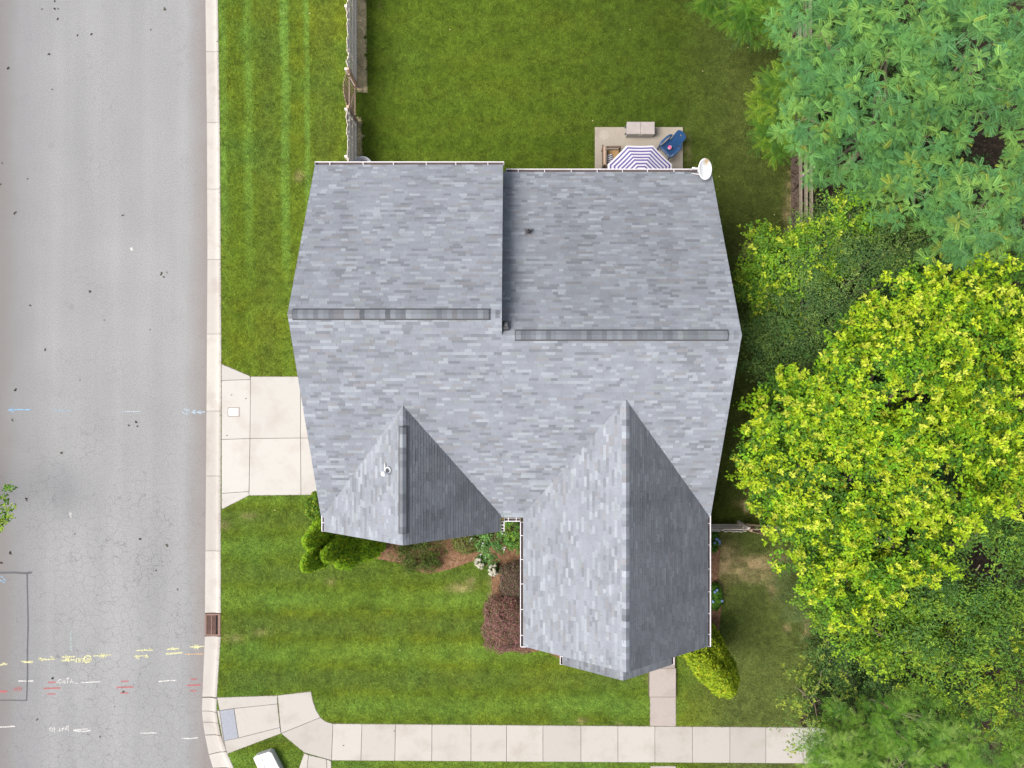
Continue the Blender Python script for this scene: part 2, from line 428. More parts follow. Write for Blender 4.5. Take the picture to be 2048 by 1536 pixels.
# far kerb across the road (at the very edge of the frame)
oc = sheet('far_curb', [at(-12,-420,-.05), at(-42,-420,-.05), at(-42,2500,-.05), at(-12,2500,-.05)], -.05, M['curb'])
sheet('far_lawn', [at(-42,-420,-.03), at(-900,-420,-.03), at(-900,2500,-.03), at(-42,2500,-.03)], -.03, M['ground'])

# storm drain
def drain():
    x0, y1 = at(411, 1227, -.04); x1, y0 = at(442, 1271, -.04)
    t = thing('storm_drain', 'rusty cast iron storm drain grate set in the roadside gutter', 'drain', ((x0+x1)/2, (y0+y1)/2, -.1))
    MB().box(((x0+x1)/2, (y0+y1)/2, -.10), (x1-x0, y1-y0, .02)).build('pit', M['pit'], t)
    f = MB(); w = .055
    f.box((x0+w/2, (y0+y1)/2, -.045), (w, y1-y0, .08)); f.box((x1-.05, (y0+y1)/2, -.03), (.10, y1-y0, .11))
    f.box(((x0+x1)/2-.022, y0+w/2, -.047), (x1-x0-w-.105, w, .08)); f.box(((x0+x1)/2-.022, y1-w/2, -.047), (x1-x0-w-.105, w, .08))
    f.build('frame', M['iron'], t)
    MB().box((x0+w+.205, (y0+y1)/2, -.035), (.03, y1-y0-2*w, .05)).build('bar', M['iron'], t)
    n = 17; base = None
    for side in (0, 1):
        for k in range(n):
            yy = y0+w+(k+.5)*(y1-y0-2*w)/n
            cx = x0+w+.095 if side == 0 else x0+w+.30
            if base is None:
                base = MB().box((0,0,0), (.17, .018, .045)).build('slat', M['iron'], t, local=True); s = base
            else:
                s = base.copy(); COL.objects.link(s)
            s.parent = t; s.location = Vector((cx, yy, -.04)) - t.location
drain()

# ------------------------------------------------------------------ concrete slabs
def slabs(parent_name, pieces, ztop, mat, base_pts=None, thick=.10, gap=.007, kind='structure'):
    mb = MB()
    for pc in pieces:
        w = [at(*p, ztop) for p in pc]
        n = len(w); ar = sum(w[i][0]*w[(i+1)%n][1]-w[(i+1)%n][0]*w[i][1] for i in range(n))
        if ar < 0: w = w[::-1]
        mb.poly(inset(w, -.012), -.05, ztop - .019)
    par = mb.build(parent_name, M['joint']); par['kind'] = kind
    for pc in pieces:
        w = [at(*p, ztop) for p in pc]
        n = len(w); ar = sum(w[i][0]*w[(i+1)%n][1]-w[(i+1)%n][0]*w[i][1] for i in range(n))
        if ar < 0: w = w[::-1]
        z = ztop + random.uniform(-.003, .003)
        MB().poly(inset(w, gap), -.045, z, .006).build('slab', mat, par)
    return par
EXC = []     # polygons (world) where no grass grows
def exc(pieces, z=0.02):
    for pc in pieces: EXC.append([at(*p, z) for p in pc])
drive = [[(443,728),(500,752),(501,759),(443,761)], [(443,761),(501,759),(500,877),(443,879)], [(443,879),(500,877),(498,983),(443,987)],
         [(443,987),(498,983),(498,991),(443,1019)], [(501,753),(601,753),(601,876),(500,877)], [(500,877),(601,876),(602,990),(498,991)],
         [(601,753),(735,753),(735,876),(601,876)], [(601,876),(735,876),(735,990),(602,990)]]
slabs('driveway', drive, .024, M['drive']); exc(drive)
xs = [666,724,791,864,942,1013,1086,1162,1236,1310,1385,1460,1532,1607,1660]
def sw(x): k = (x-666)/(1607-666); return (x, 1447.5+7.5*k), (x-3+3*min(1,k*4), 1521+6*k)
walk = []
for a, b in zip(xs[:-1], xs[1:]):
    (t0, b0), (t1, b1) = sw(a), sw(b); walk.append([t0, t1, b1, b0])
ramp_p = [[(434,1395),(555,1391),(555,1408),(468,1417),(439,1421)], [(468,1417),(555,1408),(560,1455),(477,1476)],
          [(448,1482),(477,1476),(560,1455),(562,1467),(454,1508)], [(555,1391),(622,1383),(626,1403),(632,1420),(641,1435),(562,1467)],
          [(562,1467),(641,1435),(651,1443),(666,1447.5),(663,1521),(608,1505)],
          [(434,1421),(439,1421),(448,1482),(454,1508),(445,1478)],
          [(608,1507),(617,1510),(612,1560),(590,1560)], [(617,1510),(653,1518.5),(655,1560),(612,1560)], [(653,1518.5),(662,1522),(664,1560),(655,1560)]]
slabs('sidewalk', walk + ramp_p, .024, M['concrete']); exc(walk + ramp_p)
EXC.append([at(*p, .02) for p in [(439,1421),(468,1417),(477,1476),(448,1482)]])
fw = [[(1300,1394),(1352,1394),(1352,1453),(1300,1452)], [(1301,1532),(1352,1532),(1352,1600),(1301,1600)]]
slabs('front_walk', fw, .026, M['walk'], gap=.006); exc(fw)
# raised upper walk with its two steps towards the porch
fw2 = [[(1299,1337),(1352,1337),(1352,1394),(1299,1394)]]
slabs('upper_walk', fw2, .17, M['walk']); exc([[(1297,1330),(1353,1330),(1353,1394),(1297,1394)]])
fw3 = [[(1302,1255),(1350,1255),(1350,1337),(1302,1337)]]
slabs('porch_step', fw3, .19, M['walk']); exc([[(1297,1250),(1353,1250),(1353,1340),(1297,1340)]])
# tactile pad at the ramp
def pad():
    q = [(439.5,1421.5),(467.5,1417.5),(476.5,1475.5),(448.5,1481.5)]
    w = [at(*p, .02) for p in q]
    cx = sum(p[0] for p in w)/4; cy = sum(p[1] for p in w)/4
    t = thing('tactile_pad', 'grey tactile paving pad set in the corner kerb ramp', 'tactile pad', (cx, cy, 0))
    MB().poly(w, -.04, .026).build('plate', M['pad'], t)
    d = MB()
    for i in range(9):
        for j in range(20):
            u, v = (i+.5)/9, (j+.5)/20
            a = Vector(w[0])*(1-u)+Vector(w[1])*u; b = Vector(w[3])*(1-u)+Vector(w[2])*u; p = a*(1-v)+b*v
            d.lathe([(.013,.024),(.009,.031),(.001,.032)], (p.x, p.y, 0), 6)
    d.build('studs', M['pad'], t)['kind'] = 'stuff'
pad()
# meter box lid in the driveway
def meter():
    x, y = at(467, 824, .03); t = thing('meter_box', 'white rectangular meter box lid set in the driveway apron', 'meter box', (x, y, .02))
    MB().poly([(x-.25,y-.18),(x-.22,y-.2),(x+.22,y-.2),(x+.25,y-.18),(x+.25,y+.18),(x+.22,y+.2),(x-.22,y+.2),(x-.25,y+.18)], .015, .030).build('rim', M['walk'], t)
    MB().poly([(x-.20,y-.14),(x+.20,y-.14),(x+.20,y+.14),(x-.20,y+.14)], .02, .037, .004).build('lid', M['lid'], t)
meter()
# white utility cabinet lid on the corner verge
def util():
    q = [(507,1517),(512,1513),(538,1504.5),(543,1507),(566,1552),(530,1568)]
    w = [at(*p, .35) for p in q]; cx = sum(p[0] for p in w)/6; cy = sum(p[1] for p in w)/6
    t = thing('utility_cabinet', 'low white utility cabinet on the grass corner by the ramp', 'utility box', (cx, cy, 0))
    MB().poly(inset(w, -.0), 0, .30).build('body', M['lid'], t)
    MB().poly(inset(w[::-1], -.015), .30, .35, .02).build('lid', M['lid'], t)
    for (px, py, a) in ((525,1520,.5), (529,1534,-.4)):
        x, y = at(px, py, .352); mb = MB()
        mb.box((x, y, .354), (.015, .13, .005), Matrix.Rotation(a, 3, 'Z')); mb.box((x+.01, y, .357), (.012, .10, .005), Matrix.Rotation(a+1.3, 3, 'Z'))
        mb.build('mark', M['flash'], t)
    EXC.append(w)
util()

# ------------------------------------------------------------------ paint marks on the road
def stroke(segs, w, mat, name='paint_mark', z=ZR+.006):
    mb = MB()
    for k_, pts in enumerate(segs):
        P = [Vector(at(*p, z)) for p in pts]
        L = []; Rr = []
        for i, p in enumerate(P):
            t = (P[min(i+1, len(P)-1)] - P[max(i-1, 0)]).normalized(); n = Vector((-t.y, t.x)) * w/2
            L.append(p+n); Rr.append(p-n)
        zz = z + k_*.0007
        vs = [(p.x, p.y, zz) for p in L] + [(p.x, p.y, zz) for p in Rr]; m_ = len(P)
        mb.add(vs, [(i+m_, i+1+m_, i+1, i) for i in range(m_-1)])
    return mb.build(name, mat, road)
Y, W, RD, B = M['p_yellow'], M['p_white'], M['p_red'], M['p_blue']
stroke([[(-6,1333),(4,1329),(15,1328)], [(3,1330),(9,1325)]], .06, Y)
stroke([[(42,1323),(53,1323.5),(66,1323)], [(48,1324.5),(65,1325)]], .055, Y)
stroke([[(86,1322),(77,1317.5),(93,1319),(110,1318),(101,1312)], [(77,1318),(83,1316)]], .06, Y)
stroke([[(124,1314),(136,1314),(150,1313)], [(131,1310),(137,1317)], [(139,1317),(133,1318)], [(123,1321.5),(137,1320),(150,1319.5)], [(130,1317),(139,1323)]], .06, Y)
stroke([[(152,1325),(153,1317),(158,1317),(158,1325)], [(160,1325),(161,1317),(166,1317),(166,1325)]], .055, Y)
stroke([[(180,1318),(178,1324),(172,1325),(168,1321),(170,1314),(175,1311),(181,1313),(182,1319),(179,1324)], [(172,1321),(178,1316)]], .07, Y)
stroke([[(186,1311.5),(205,1311),(224,1309)], [(202,1307),(208,1315)], [(209,1306),(203,1316)], [(197,1312),(212,1312.5)]], .05, Y)
stroke([[(272,1301),(289,1300),(307,1300.5),(298,1296)], [(291,1298),(284,1303)], [(279,1313),(268,1312),(278,1318),(277,1314)], [(268,1312),(285,1311.5),(297,1312)], [(292,1309),(297,1314),(290,1314.5)]], .05, Y)
stroke([[(334,1298.5),(347,1298),(359,1297)], [(344,1295),(352,1300)], [(331,1308),(349,1306.5),(365,1305)]], .065, Y)
stroke([[(380,1294),(394,1293.5),(408,1292.5)], [(389,1289),(396,1298)], [(396,1289),(389,1298)], [(384,1293),(399,1295)]], .05, Y)
stroke([[(370,1309),(390,1308),(408,1308)]], .03, m_paint('orange_spray_paint', (.5, .30, .12), .52))
# white line work and lettering
stroke([[(37,1362),(50,1362),(67,1362)]], .055, W); stroke([[(163,1365),(180,1364.5),(201,1363)]], .045, W)
stroke([[(317,1363),(335,1361.5),(352,1360.5)]], .045, W)
stroke([[(123,1359),(118,1359.5),(116,1363),(119,1366),(123,1365)], [(128,1361),(125,1364),(128,1367),(131,1364),(128,1361)], [(135,1367),(135,1356)], [(131,1357.5),(139,1355.5)], [(140,1366),(143,1359),(146,1366)], [(141,1363.5),(147,1363)], [(150,1366),(156,1366.5)], [(112,1365),(115,1365)]], .035, W)
stroke([[(0,1454),(15,1453.5),(30,1452.5)]], .055, W)
stroke([[(104,1456),(99,1456.5),(100,1461),(104,1462),(106,1458),(103,1455)], [(109,1464),(109,1454)], [(116,1462),(121,1461.5)], [(119,1462),(120,1455)], [(124,1462),(128,1454)], [(123,1457),(129,1456.5)], [(131,1461),(133,1453),(138,1452)], [(132,1460),(138,1454),(137,1462)]], .038, W)
stroke([[(147,1460),(160,1459),(175,1457.5)], [(155,1462),(170,1463),(182,1460.5)], [(147,1461.5),(155,1462)]], .045, W)
stroke([[(281,1466.5),(297,1466),(313,1465.5)]], .045, W); stroke([[(363,1476.5),(380,1477),(396,1475.5)]], .045, W)
# red hazard bars and scribble
for (cx, cy) in ((103,1376), (249,1374), (387,1370)):
    f = 1.0 if cx != 387 else .8
    stroke([[(cx-7*f,cy-11),(cx+8*f,cy-11.5)]], .055, RD); stroke([[(cx-16*f,cy+1),(cx,cy+.5),(cx+18*f,cy)]], .06, RD); stroke([[(cx-9*f,cy+12-2*(1-f)),(cx+8*f,cy+12-2*(1-f))]], .05, RD)
stroke([[(-4,1383),(14,1383)]], .09, RD)
stroke([[(27,1381),(30,1375),(31,1381)], [(28,1379),(33,1378)], [(34,1383),(34,1374),(38,1374),(38,1378),(34,1378.5)], [(39,1383),(40,1374),(43,1375),(42,1382)]], .03, RD)
# blue line with arrow heads
stroke([[(62,819.5),(40,819),(17,820)], [(27,815),(17,820),(28,824)]], .055, B); stroke([[(104,820.5),(140,821)]], .022, B); stroke([[(245,823),(282,823)]], .035, m_paint('pale_blue_spray_paint', (.28, .33, .37), .50))
stroke([[(379,823),(377,827),(371,828),(366,825),(366,820),(371,818),(377,820),(379,823)], [(375,821),(371,824),(375,826),(374,823)]], .035, m_paint('light_blue_spray_paint', (.24, .31, .37), .49))
stroke([[(410,824),(396,824.5),(383,824)], [(391,820),(383,824),(392,828)], [(402,820.5),(395,824.5),(403,828)]], .045, m_paint('faded_blue_spray_paint', (.24, .31, .38), .48))
stroke([[(142,1262),(142,1300)], [(139,1296),(142,1301),(147,1294)]], .02, m_paint('thin_teal_paint', (.3, .45, .45), .56))
stroke([[(2,1152),(12,1162)], [(0,1160),(10,1166)]], .04, B)
# tarred seams round the old patch
SL = M['seal']
stroke([[(-8,1145.5),(10,1145.5),(30,1145),(48,1146.5),(64,1145)]], .085, SL, 'tar_seam')
stroke([[(54,1147),(55,1200),(56,1250),(54.5,1300),(55,1350),(53,1401)]], .055, SL, 'tar_seam'); stroke([[(-8,1401),(20,1400.5),(53,1401)]], .045, SL, 'tar_seam')
stroke([[(262,495),(264,501)]], .10, M['p_white'], 'paint_mark')
stroke([[(139,1024),(143,1027),(141,1031),(138,1028),(140,1024)], [(141,1031),(142,1035)]], .05, W)

# ================================================================== LAWN
def lawn_px(X, Y): return 1024 + X*FP/HC, 768 - Y*FP/HC
def lawn_color(X, Y):
    px, py = lawn_px(X, Y)
    n1 = fbm(X, Y, 3.2, 0); n2 = fbm(X, Y, .9, 4); n3 = vn(X, Y, .25, 8); n4 = fbm(X, Y, 1.7, 21)
    g = np.stack([np.full_like(X, .058), np.full_like(X, .088), np.full_like(X, .008)], -1)
    yel = np.array([.085, .104, .007]); blu = np.array([.042, .085, .013]); lt = np.array([.082, .148, .024])
    dry = np.array([.20, .155, .085]); olive = np.array([.054, .066, .020])
    def mixin(c, f): 
        nonlocal g; f = np.clip(f, 0, 1)[..., None]; g = g*(1-f) + c*f
    mixin(yel, (n1-.45)*1.5 + (n2-.5)*.9); mixin(blu, (fbm(X, Y, 2.1, 11)-.52)*2.2)
    # left verge: mower tracks along the road
    left = (px < 712) & (py < 760)
    wob = (vn(X, Y, 3.0, 30)-.5)*5 + (vn(X, Y, .3, 31)-.5)*4
    fade = np.clip((640-py)/300, .15, 1)
    for c0, w, a in ((445, 9, .6), (496, 9, .55), (570, 9, .95), (615, 6, .75)):
        s = np.exp(-((px+wob-c0-(py-200)*.012)/w)**4)*a*fade*(.65+.7*vn(X, Y, .8, 33)); mixin(lt, np.where(left, s, 0))
    dk = np.exp(-((px+wob-535)/22)**2)*.35 + np.exp(-((px+wob-650)/26)**2)*.4
    mixin(np.array([.052, .075, .014]), np.where(left, dk, 0))
    # back yard: faint cross bands, slightly richer turf
    back = (px > 712) & (py < 345)
    mixin(np.array([.047, .074, .007]), np.where(back, .7, 0)); mixin(np.array([.044, .075, .006]), np.where(back, .5*np.clip(np.sin(py/11.0+n1*1.2)*2, 0, 1)*(.3+n4), 0))
    # front yard: bands from mowing
    front = (py > 985) & (px < 1300)
    mixin(lt*.92, np.where(front, .55*np.clip(np.sin((py+6*n1)/17.0)*.9, 0, 1)*(.4+n4), 0)); mixin(np.array([.05, .078, .016]), np.where(front, .45*np.clip(-np.sin((py+6*n1)/17.0), 0, 1)*(.4+n4)*1.2, 0))
    # shade painted into the right rear turf; duller olive side lawn with bare spots
    painted_shade = np.clip((px-1000)/480, 0, 1)*np.clip((1060-py)/60, 0, 1)*np.where(px > 712, 1, 0); mixin(np.array([.018, .030, .003]), painted_shade*.88)
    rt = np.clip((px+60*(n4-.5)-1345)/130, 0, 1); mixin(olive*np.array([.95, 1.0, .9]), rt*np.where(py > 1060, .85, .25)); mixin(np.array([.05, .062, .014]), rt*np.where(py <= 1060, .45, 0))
    for (cx, cy, rx, ry, a) in ((1512,1128,55,16,.8),(1505,1150,36,14,.6),(1568,1112,22,12,.6),(1448,1140,22,38,.75),(1450,1100,24,20,.5),(1545,1175,12,24,.5),(1612,1250,9,28,.8),(1575,1255,7,9,.5),
                                (1500,1010,22,14,.65),(1520,985,26,12,.35),(1510,500,34,14,.45),(1545,520,20,30,.4),(930,1172,24,9,.4),(905,1178,15,8,.35),(942,1160,9,6,.5),(995,1165,10,20,.7),(985,1190,9,18,.5),
                                (1300,1350,8,14,.6),(1295,1325,8,10,.6),(1430,1175,9,50,.7),(470,1275,20,9,.35),(520,1265,18,8,.3),(1165,1440,10,6,.4),(1238,1450,9,5,.4),(662,1165,9,8,.3),(600,350,10,12,.35),
                                (1575,440,9,60,.5),(1590,400,10,80,.8),(760,12,4,7,.2),(1240,350,90,6,.3),(1375,300,7,50,.3),(450,1050,12,9,.3),(500,1030,14,7,.3)):
        d = ((px-cx+(n3-.5)*rx*.9)/rx)**2 + ((py-cy+(n2-.5)*ry*1.6)/ry)**2; mixin(dry, a*np.exp(-d*1.1)*(.55+n3*.9))
    # straw strip under the side fence
    d = np.where((py < 176+6*n2*2) & (px > 712) & (px < 730+12*(n2-.5)+6*(n3-.5)), 1., 0.) + np.where((py > 236) & (py < 330) & (px > 712) & (px < 724+14*(n2-.5)+6*(n3-.5)), .8, 0.)
    mixin(np.array([.36, .30, .19]), d*.85)
    n5 = vn(X, Y, .10, 41); n6 = fbm(X, Y, .5, 44)
    k = (1.34*(.50+.34*n3+.52*n5+.36*(n6-.5)+.21))[..., None]; return g*k
LX0, LX1, LY0, LY1 = at(441, 0)[0], 13.0, -17.9, 18.6
def lawn_left(Y):
    py = 768 - Y*FP/HC
    return (np.interp(py, [p[1] for p in RE[:13]], [p[0] for p in RE[:13]]) - 1024)*HC/FP
nx, ny = 230, 300
gx = np.linspace(0, 1, nx); gy = np.linspace(LY0, LY1, ny)
YY, TT = np.meshgrid(gy, gx, indexing='ij'); XL = lawn_left(YY); XX = XL + (24 - XL)*TT**1.25
low = YY < -15.9
V = np.stack([XX, YY, np.zeros_like(XX)], -1).reshape(-1, 3)
idx = np.arange(nx*ny).reshape(ny, nx)
F = np.stack([idx[:-1,:-1], idx[:-1,1:], idx[1:,1:], idx[1:,:-1]], -1).reshape(-1, 4)
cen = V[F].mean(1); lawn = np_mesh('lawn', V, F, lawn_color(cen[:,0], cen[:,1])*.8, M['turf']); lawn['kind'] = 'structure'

# beds and forest floor
bed_px = [(716,1106),(760,1078),(990,1060),(1000,1000),(1150,1000),(1150,1290),(1120,1316),(1085,1300),(1060,1304),(1000,1300),(985,1280),(982,1240),(984,1205),(984,1160),(972,1126),(950,1120),(900,1138),(864,1146),(846,1145),(800,1126),(770,1120),(735,1112)]
side_px = [(1390,1050),(1436,1062),(1440,1100),(1436,1160),(1444,1200),(1437,1262),(1425,1290),(1390,1300)]
floor_px = [(1588,-200),(1578,90),(1582,330),(1584,490),(1600,640),(1604,1040),(1640,1200),(1650,1300),(1625,1390),(1600,1440),(1640,1600),(2300,1700),(2300,-300)]
def bed(name, pts, z, mat, bumpy=.03):
    w = [at(*p) for p in pts]; xs_ = [p[0] for p in w]; ys_ = [p[1] for p in w]
    o = MB().poly(w, -.04, z).build(name, mat); o['kind'] = 'structure'; EXC.append(w); return w
bedw = bed('mulch_bed', bed_px, .035, M['mulch']); sidew = bed('side_bed', side_px, .035, M['mulch'])
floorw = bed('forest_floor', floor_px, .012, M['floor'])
sheet('dirt_strip', [at(1580,-150), at(1606,-150), at(1606,1046), at(1588,1046), at(1582,600)], .036, M['dirt'])
# patio
pat_px = [(1190,254),(1366,254),(1366,440),(1190,440)]
EXC.append([at(*p, .1) for p in pat_px])
pw = [at(*p, .08) for p in pat_px]
pt = MB().poly(pw, -.05, .08, .01).build('patio', M['patio']); pt['kind'] = 'structure'
x, y = at(1208, 270, .082); MB().lathe([(.0,.0015),(.19,.0015),(.2,0)], (x, y, .081), 24).build('round_mark', plain('pale_water_mark', (.225, .20, .17), .9), pt)
# house footprint has no grass
EXC.append([(-6.0,-4.6),(6.3,-4.6),(6.3,6.8),(-6.0,6.8)]); EXC.append([(.7,-10.0),(6.2,-10.0),(6.2,-4),(.7,-4)])

# scattered straw and chips
def chips(name, poly, n, cols, L, Wd, z, label, cat, par=None):
    xs_ = [p[0] for p in poly]; ys_ = [p[1] for p in poly]
    X = rng.uniform(max(min(xs_), -22), min(max(xs_), 22), n*3); Y_ = rng.uniform(max(min(ys_), -17), min(max(ys_), 17), n*3)
    pyc = 768 - Y_*FP/HC; k = inpoly(X, Y_, poly) & ~((pyc > 1450) & (pyc < 1533) & (1024 + X*FP/HC < 1655)); X = X[k][:n]; Y_ = Y_[k][:n]; n = len(X)
    a = rng.uniform(0, np.pi, n); l = rng.uniform(.5, 1.2, n)*L/2; w = rng.uniform(.6, 1.3, n)*Wd/2
    dx, dy = np.cos(a), np.sin(a); t = rng.normal(0, .18, n); zc = z + rng.uniform(.004, .03, n)
    P = lambda s, u: np.stack([X+s*l*dx-u*w*dy, Y_+s*l*dy+u*w*dx, zc+s*l*t+.003*u], -1)
    V = np.stack([P(-1,-1), P(1,-.4), P(1,.4), P(-1,1)], 1).reshape(-1, 3)
    F = np.arange(n*4).reshape(-1, 4); c = np.array(cols)[rng.integers(0, len(cols), n)]*rng.uniform(.7, 1.3, (n, 1))
    o = np_mesh(name, V, F, c, M['litter']); tag(o, label, cat, kind='stuff'); return o
straw = [(.17,.09,.045),(.22,.125,.07),(.11,.055,.028),(.26,.17,.10)]
chips('pine_straw', bedw, 9000, straw, .13, .012, .035, 'loose brown pine straw over the front planting bed', 'mulch')
chips('bark_mulch', sidew, 1200, straw, .10, .014, .035, 'loose brown straw in the narrow bed along the right wall', 'mulch')
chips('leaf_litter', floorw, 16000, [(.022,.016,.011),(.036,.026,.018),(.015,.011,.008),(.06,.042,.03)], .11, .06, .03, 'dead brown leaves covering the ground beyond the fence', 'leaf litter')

# grass blades
def grass():
    dens = 1500; x0, x1 = at(436, 0)[0], 13.2; y0, y1 = -17.2, 16.6
    n = int((x1-x0)*(y1-y0)*dens); X = rng.uniform(x0, x1, n); Y_ = rng.uniform(y0, y1, n)
    px, py = lawn_px(X, Y_); keep = X > lawn_left(Y_) - .02
    keep &= ~((py > 1395) & (px < 434))
    keep &= ~inpoly(X, Y_, [(-6.6,-4.3),(6.5,-4.3),(6.5,6.8),(-5.9,6.8)])
    for P in EXC: keep &= ~inpoly(X, Y_, P)
    # blades never root in the kerb corner
    keep &= ~inpoly(X, Y_, [at(*p) for p in [(380,1380)] + cr[:6] + [(486,1566),(380,1600)]])
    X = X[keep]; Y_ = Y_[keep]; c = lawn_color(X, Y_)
    dead = np.clip((c[:,0]-c[:,1]+.0)/.05, 0, 1); k2 = rng.random(len(X)) > dead*.45
    X = X[k2]; Y_ = Y_[k2]; c = c[k2]; n = len(X)
    a = rng.uniform(0, 2*np.pi, n); L = rng.uniform(.04, .085, n); w = rng.uniform(.007, .013, n); tl = rng.uniform(.6, 1.4, n)
    dx, dy = np.cos(a), np.sin(a); z0 = np.zeros(n)
    b0 = np.stack([X-dy*w, Y_+dx*w, z0], -1); b1 = np.stack([X+dy*w, Y_-dx*w, z0], -1)
    tp = np.stack([X+dx*L*np.sin(tl), Y_+dy*L*np.sin(tl), L*np.cos(tl)+.006], -1)
    V = np.stack([b0, b1, tp], 1).reshape(-1, 3); F = np.arange(3*n).reshape(-1, 3)
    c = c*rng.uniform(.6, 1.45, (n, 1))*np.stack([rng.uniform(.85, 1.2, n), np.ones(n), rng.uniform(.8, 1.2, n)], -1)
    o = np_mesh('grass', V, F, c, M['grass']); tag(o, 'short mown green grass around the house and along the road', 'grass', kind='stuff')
grass()

# leaf scraps on road and slabs
def scraps():
    pts = [(110,3,4),(110,18,5),(116,18,3),(115,38,5),(84,19,4),(329,19,6),(98,109,5),(17,136,6),(155,71,4),(183,68,5),(302,60,3),(104,180,3),(55,358,4),(30,425,6),(245,431,5),(5,326,3),(2,370,4),(322,548,6),(328,554,4),(334,545,3),(180,583,5),(90,700,5),(30,780,6),(272,845,5),(258,850,5),(275,853,4),(123,905,6),(25,840,4),(55,998,6),(20,1107,7),(280,1078,6),(335,1091,6),(312,1141,4),(105,1357,6),(247,1383,5),(75,1438,4),(200,1473,4),(230,1413,3),(490,824,0),(2,1125,7),(355,1178,3),(150,1068,3),(300,660,3),(210,640,3),(60,610,4),(160,760,3)]
    V = []; F = []; C = []
    for (px, py, s) in pts:
        if s == 0: continue
        x, y = at(px, py, ZR); r = s*.0085
        for q in range(3):
            a = random.uniform(0, 6.28); cx = x + random.gauss(0, r*.5); cy = y + random.gauss(0, r*.5); b = len(V)
            for k, (l, w) in enumerate(((-1,0),(0,.55),(1,0),(0,-.55))):
                V.append((cx+r*(l*math.cos(a)-w*math.sin(a)), cy+r*(l*math.sin(a)+w*math.cos(a)), ZR+.012+.008*random.random()+.01*abs(w)))
            F.append((b,b+1,b+2,b+3)); C.append(random.choice([(.02,.018,.015),(.035,.028,.02),(.05,.04,.025)]))
    for (px, py) in ((492,797),(454,871),(687,1491),(789,1462),(434,83),(440,257),(463,790)):
        x, y = at(px, py, .03); b = len(V); r = .035
        V += [(x-r,y,.036),(x,y-r*.6,.040),(x+r,y+r*.4,.036),(x,y+r*.6,.038)]; F.append((b,b+1,b+2,b+3)); C.append((.035,.03,.02))
    for (px, py) in ((568,27),(620,27),(1185,242),(1495,96),(1438,353),(1510,228),(1548,430),(900,60),(1090,1250),(800,1300),(1260,60),(1405,143),(550,1020)):
        x, y = at(px, py, .05); b = len(V); r = .03
        V += [(x-r,y,.085),(x,y-r*.7,.09),(x+r,y,.085),(x,y+r*.7,.088)]; F.append((b,b+1,b+2,b+3)); C.append((.45,.42,.20))
    o = np_mesh('fallen_leaves', np.array(V), np.array(F), np.array(C), M['litter']); tag(o, 'dark leaf scraps scattered over the road and paving', 'fallen leaves', kind='stuff')
scraps()

# ================================================================== HOUSE
house = thing('house', 'two storey house with grey shingle gable roofs and white gutters', 'house', (0, 0, 0))
ZE = 5.5; PM = .563; PW = .71
XLf, XRt, XS = -6.33, 6.58, -.29
YF = -4.45; YRL, YRR = 1.97, 1.40
ZL = ZE + PM*(YRL-YF); ZRr = ZE + PM*(YRR-YF)
EX = .096; SHING = []; TV = []; TF = []; TC = []
TONES = [((.143,.154,.176), .60), ((.174,.190,.212), .18), ((.114,.122,.138), .14), ((.138,.140,.152), .05), ((.143,.157,.166), .03)]
def tone(rs, con=1.0):
    r = rs.random(); a = 0
    for c, p in TONES:
        a += p
        if r < a: break
    k = rs.uniform(.93, 1.07); b = TONES[0][0]; return tuple((b[i]+(c[i]-b[i])*con)*k for i in range(3))
def clip_half(P, a, b):
    out = []; n = len(P)
    def side(p): return (b[0]-a[0])*(p[1]-a[1]) - (b[1]-a[1])*(p[0]-a[0])
    for i in range(n):
        p, q = P[i], P[(i+1) % n]; sp, sq = side(p), side(q)
        if sp >= 0: out.append(p)
        if (sp > 0 and sq < 0) or (sp < 0 and sq > 0):
            t = sp/(sp-sq); out.append((p[0]+(q[0]-p[0])*t, p[1]+(q[1]-p[1])*t))
    return out
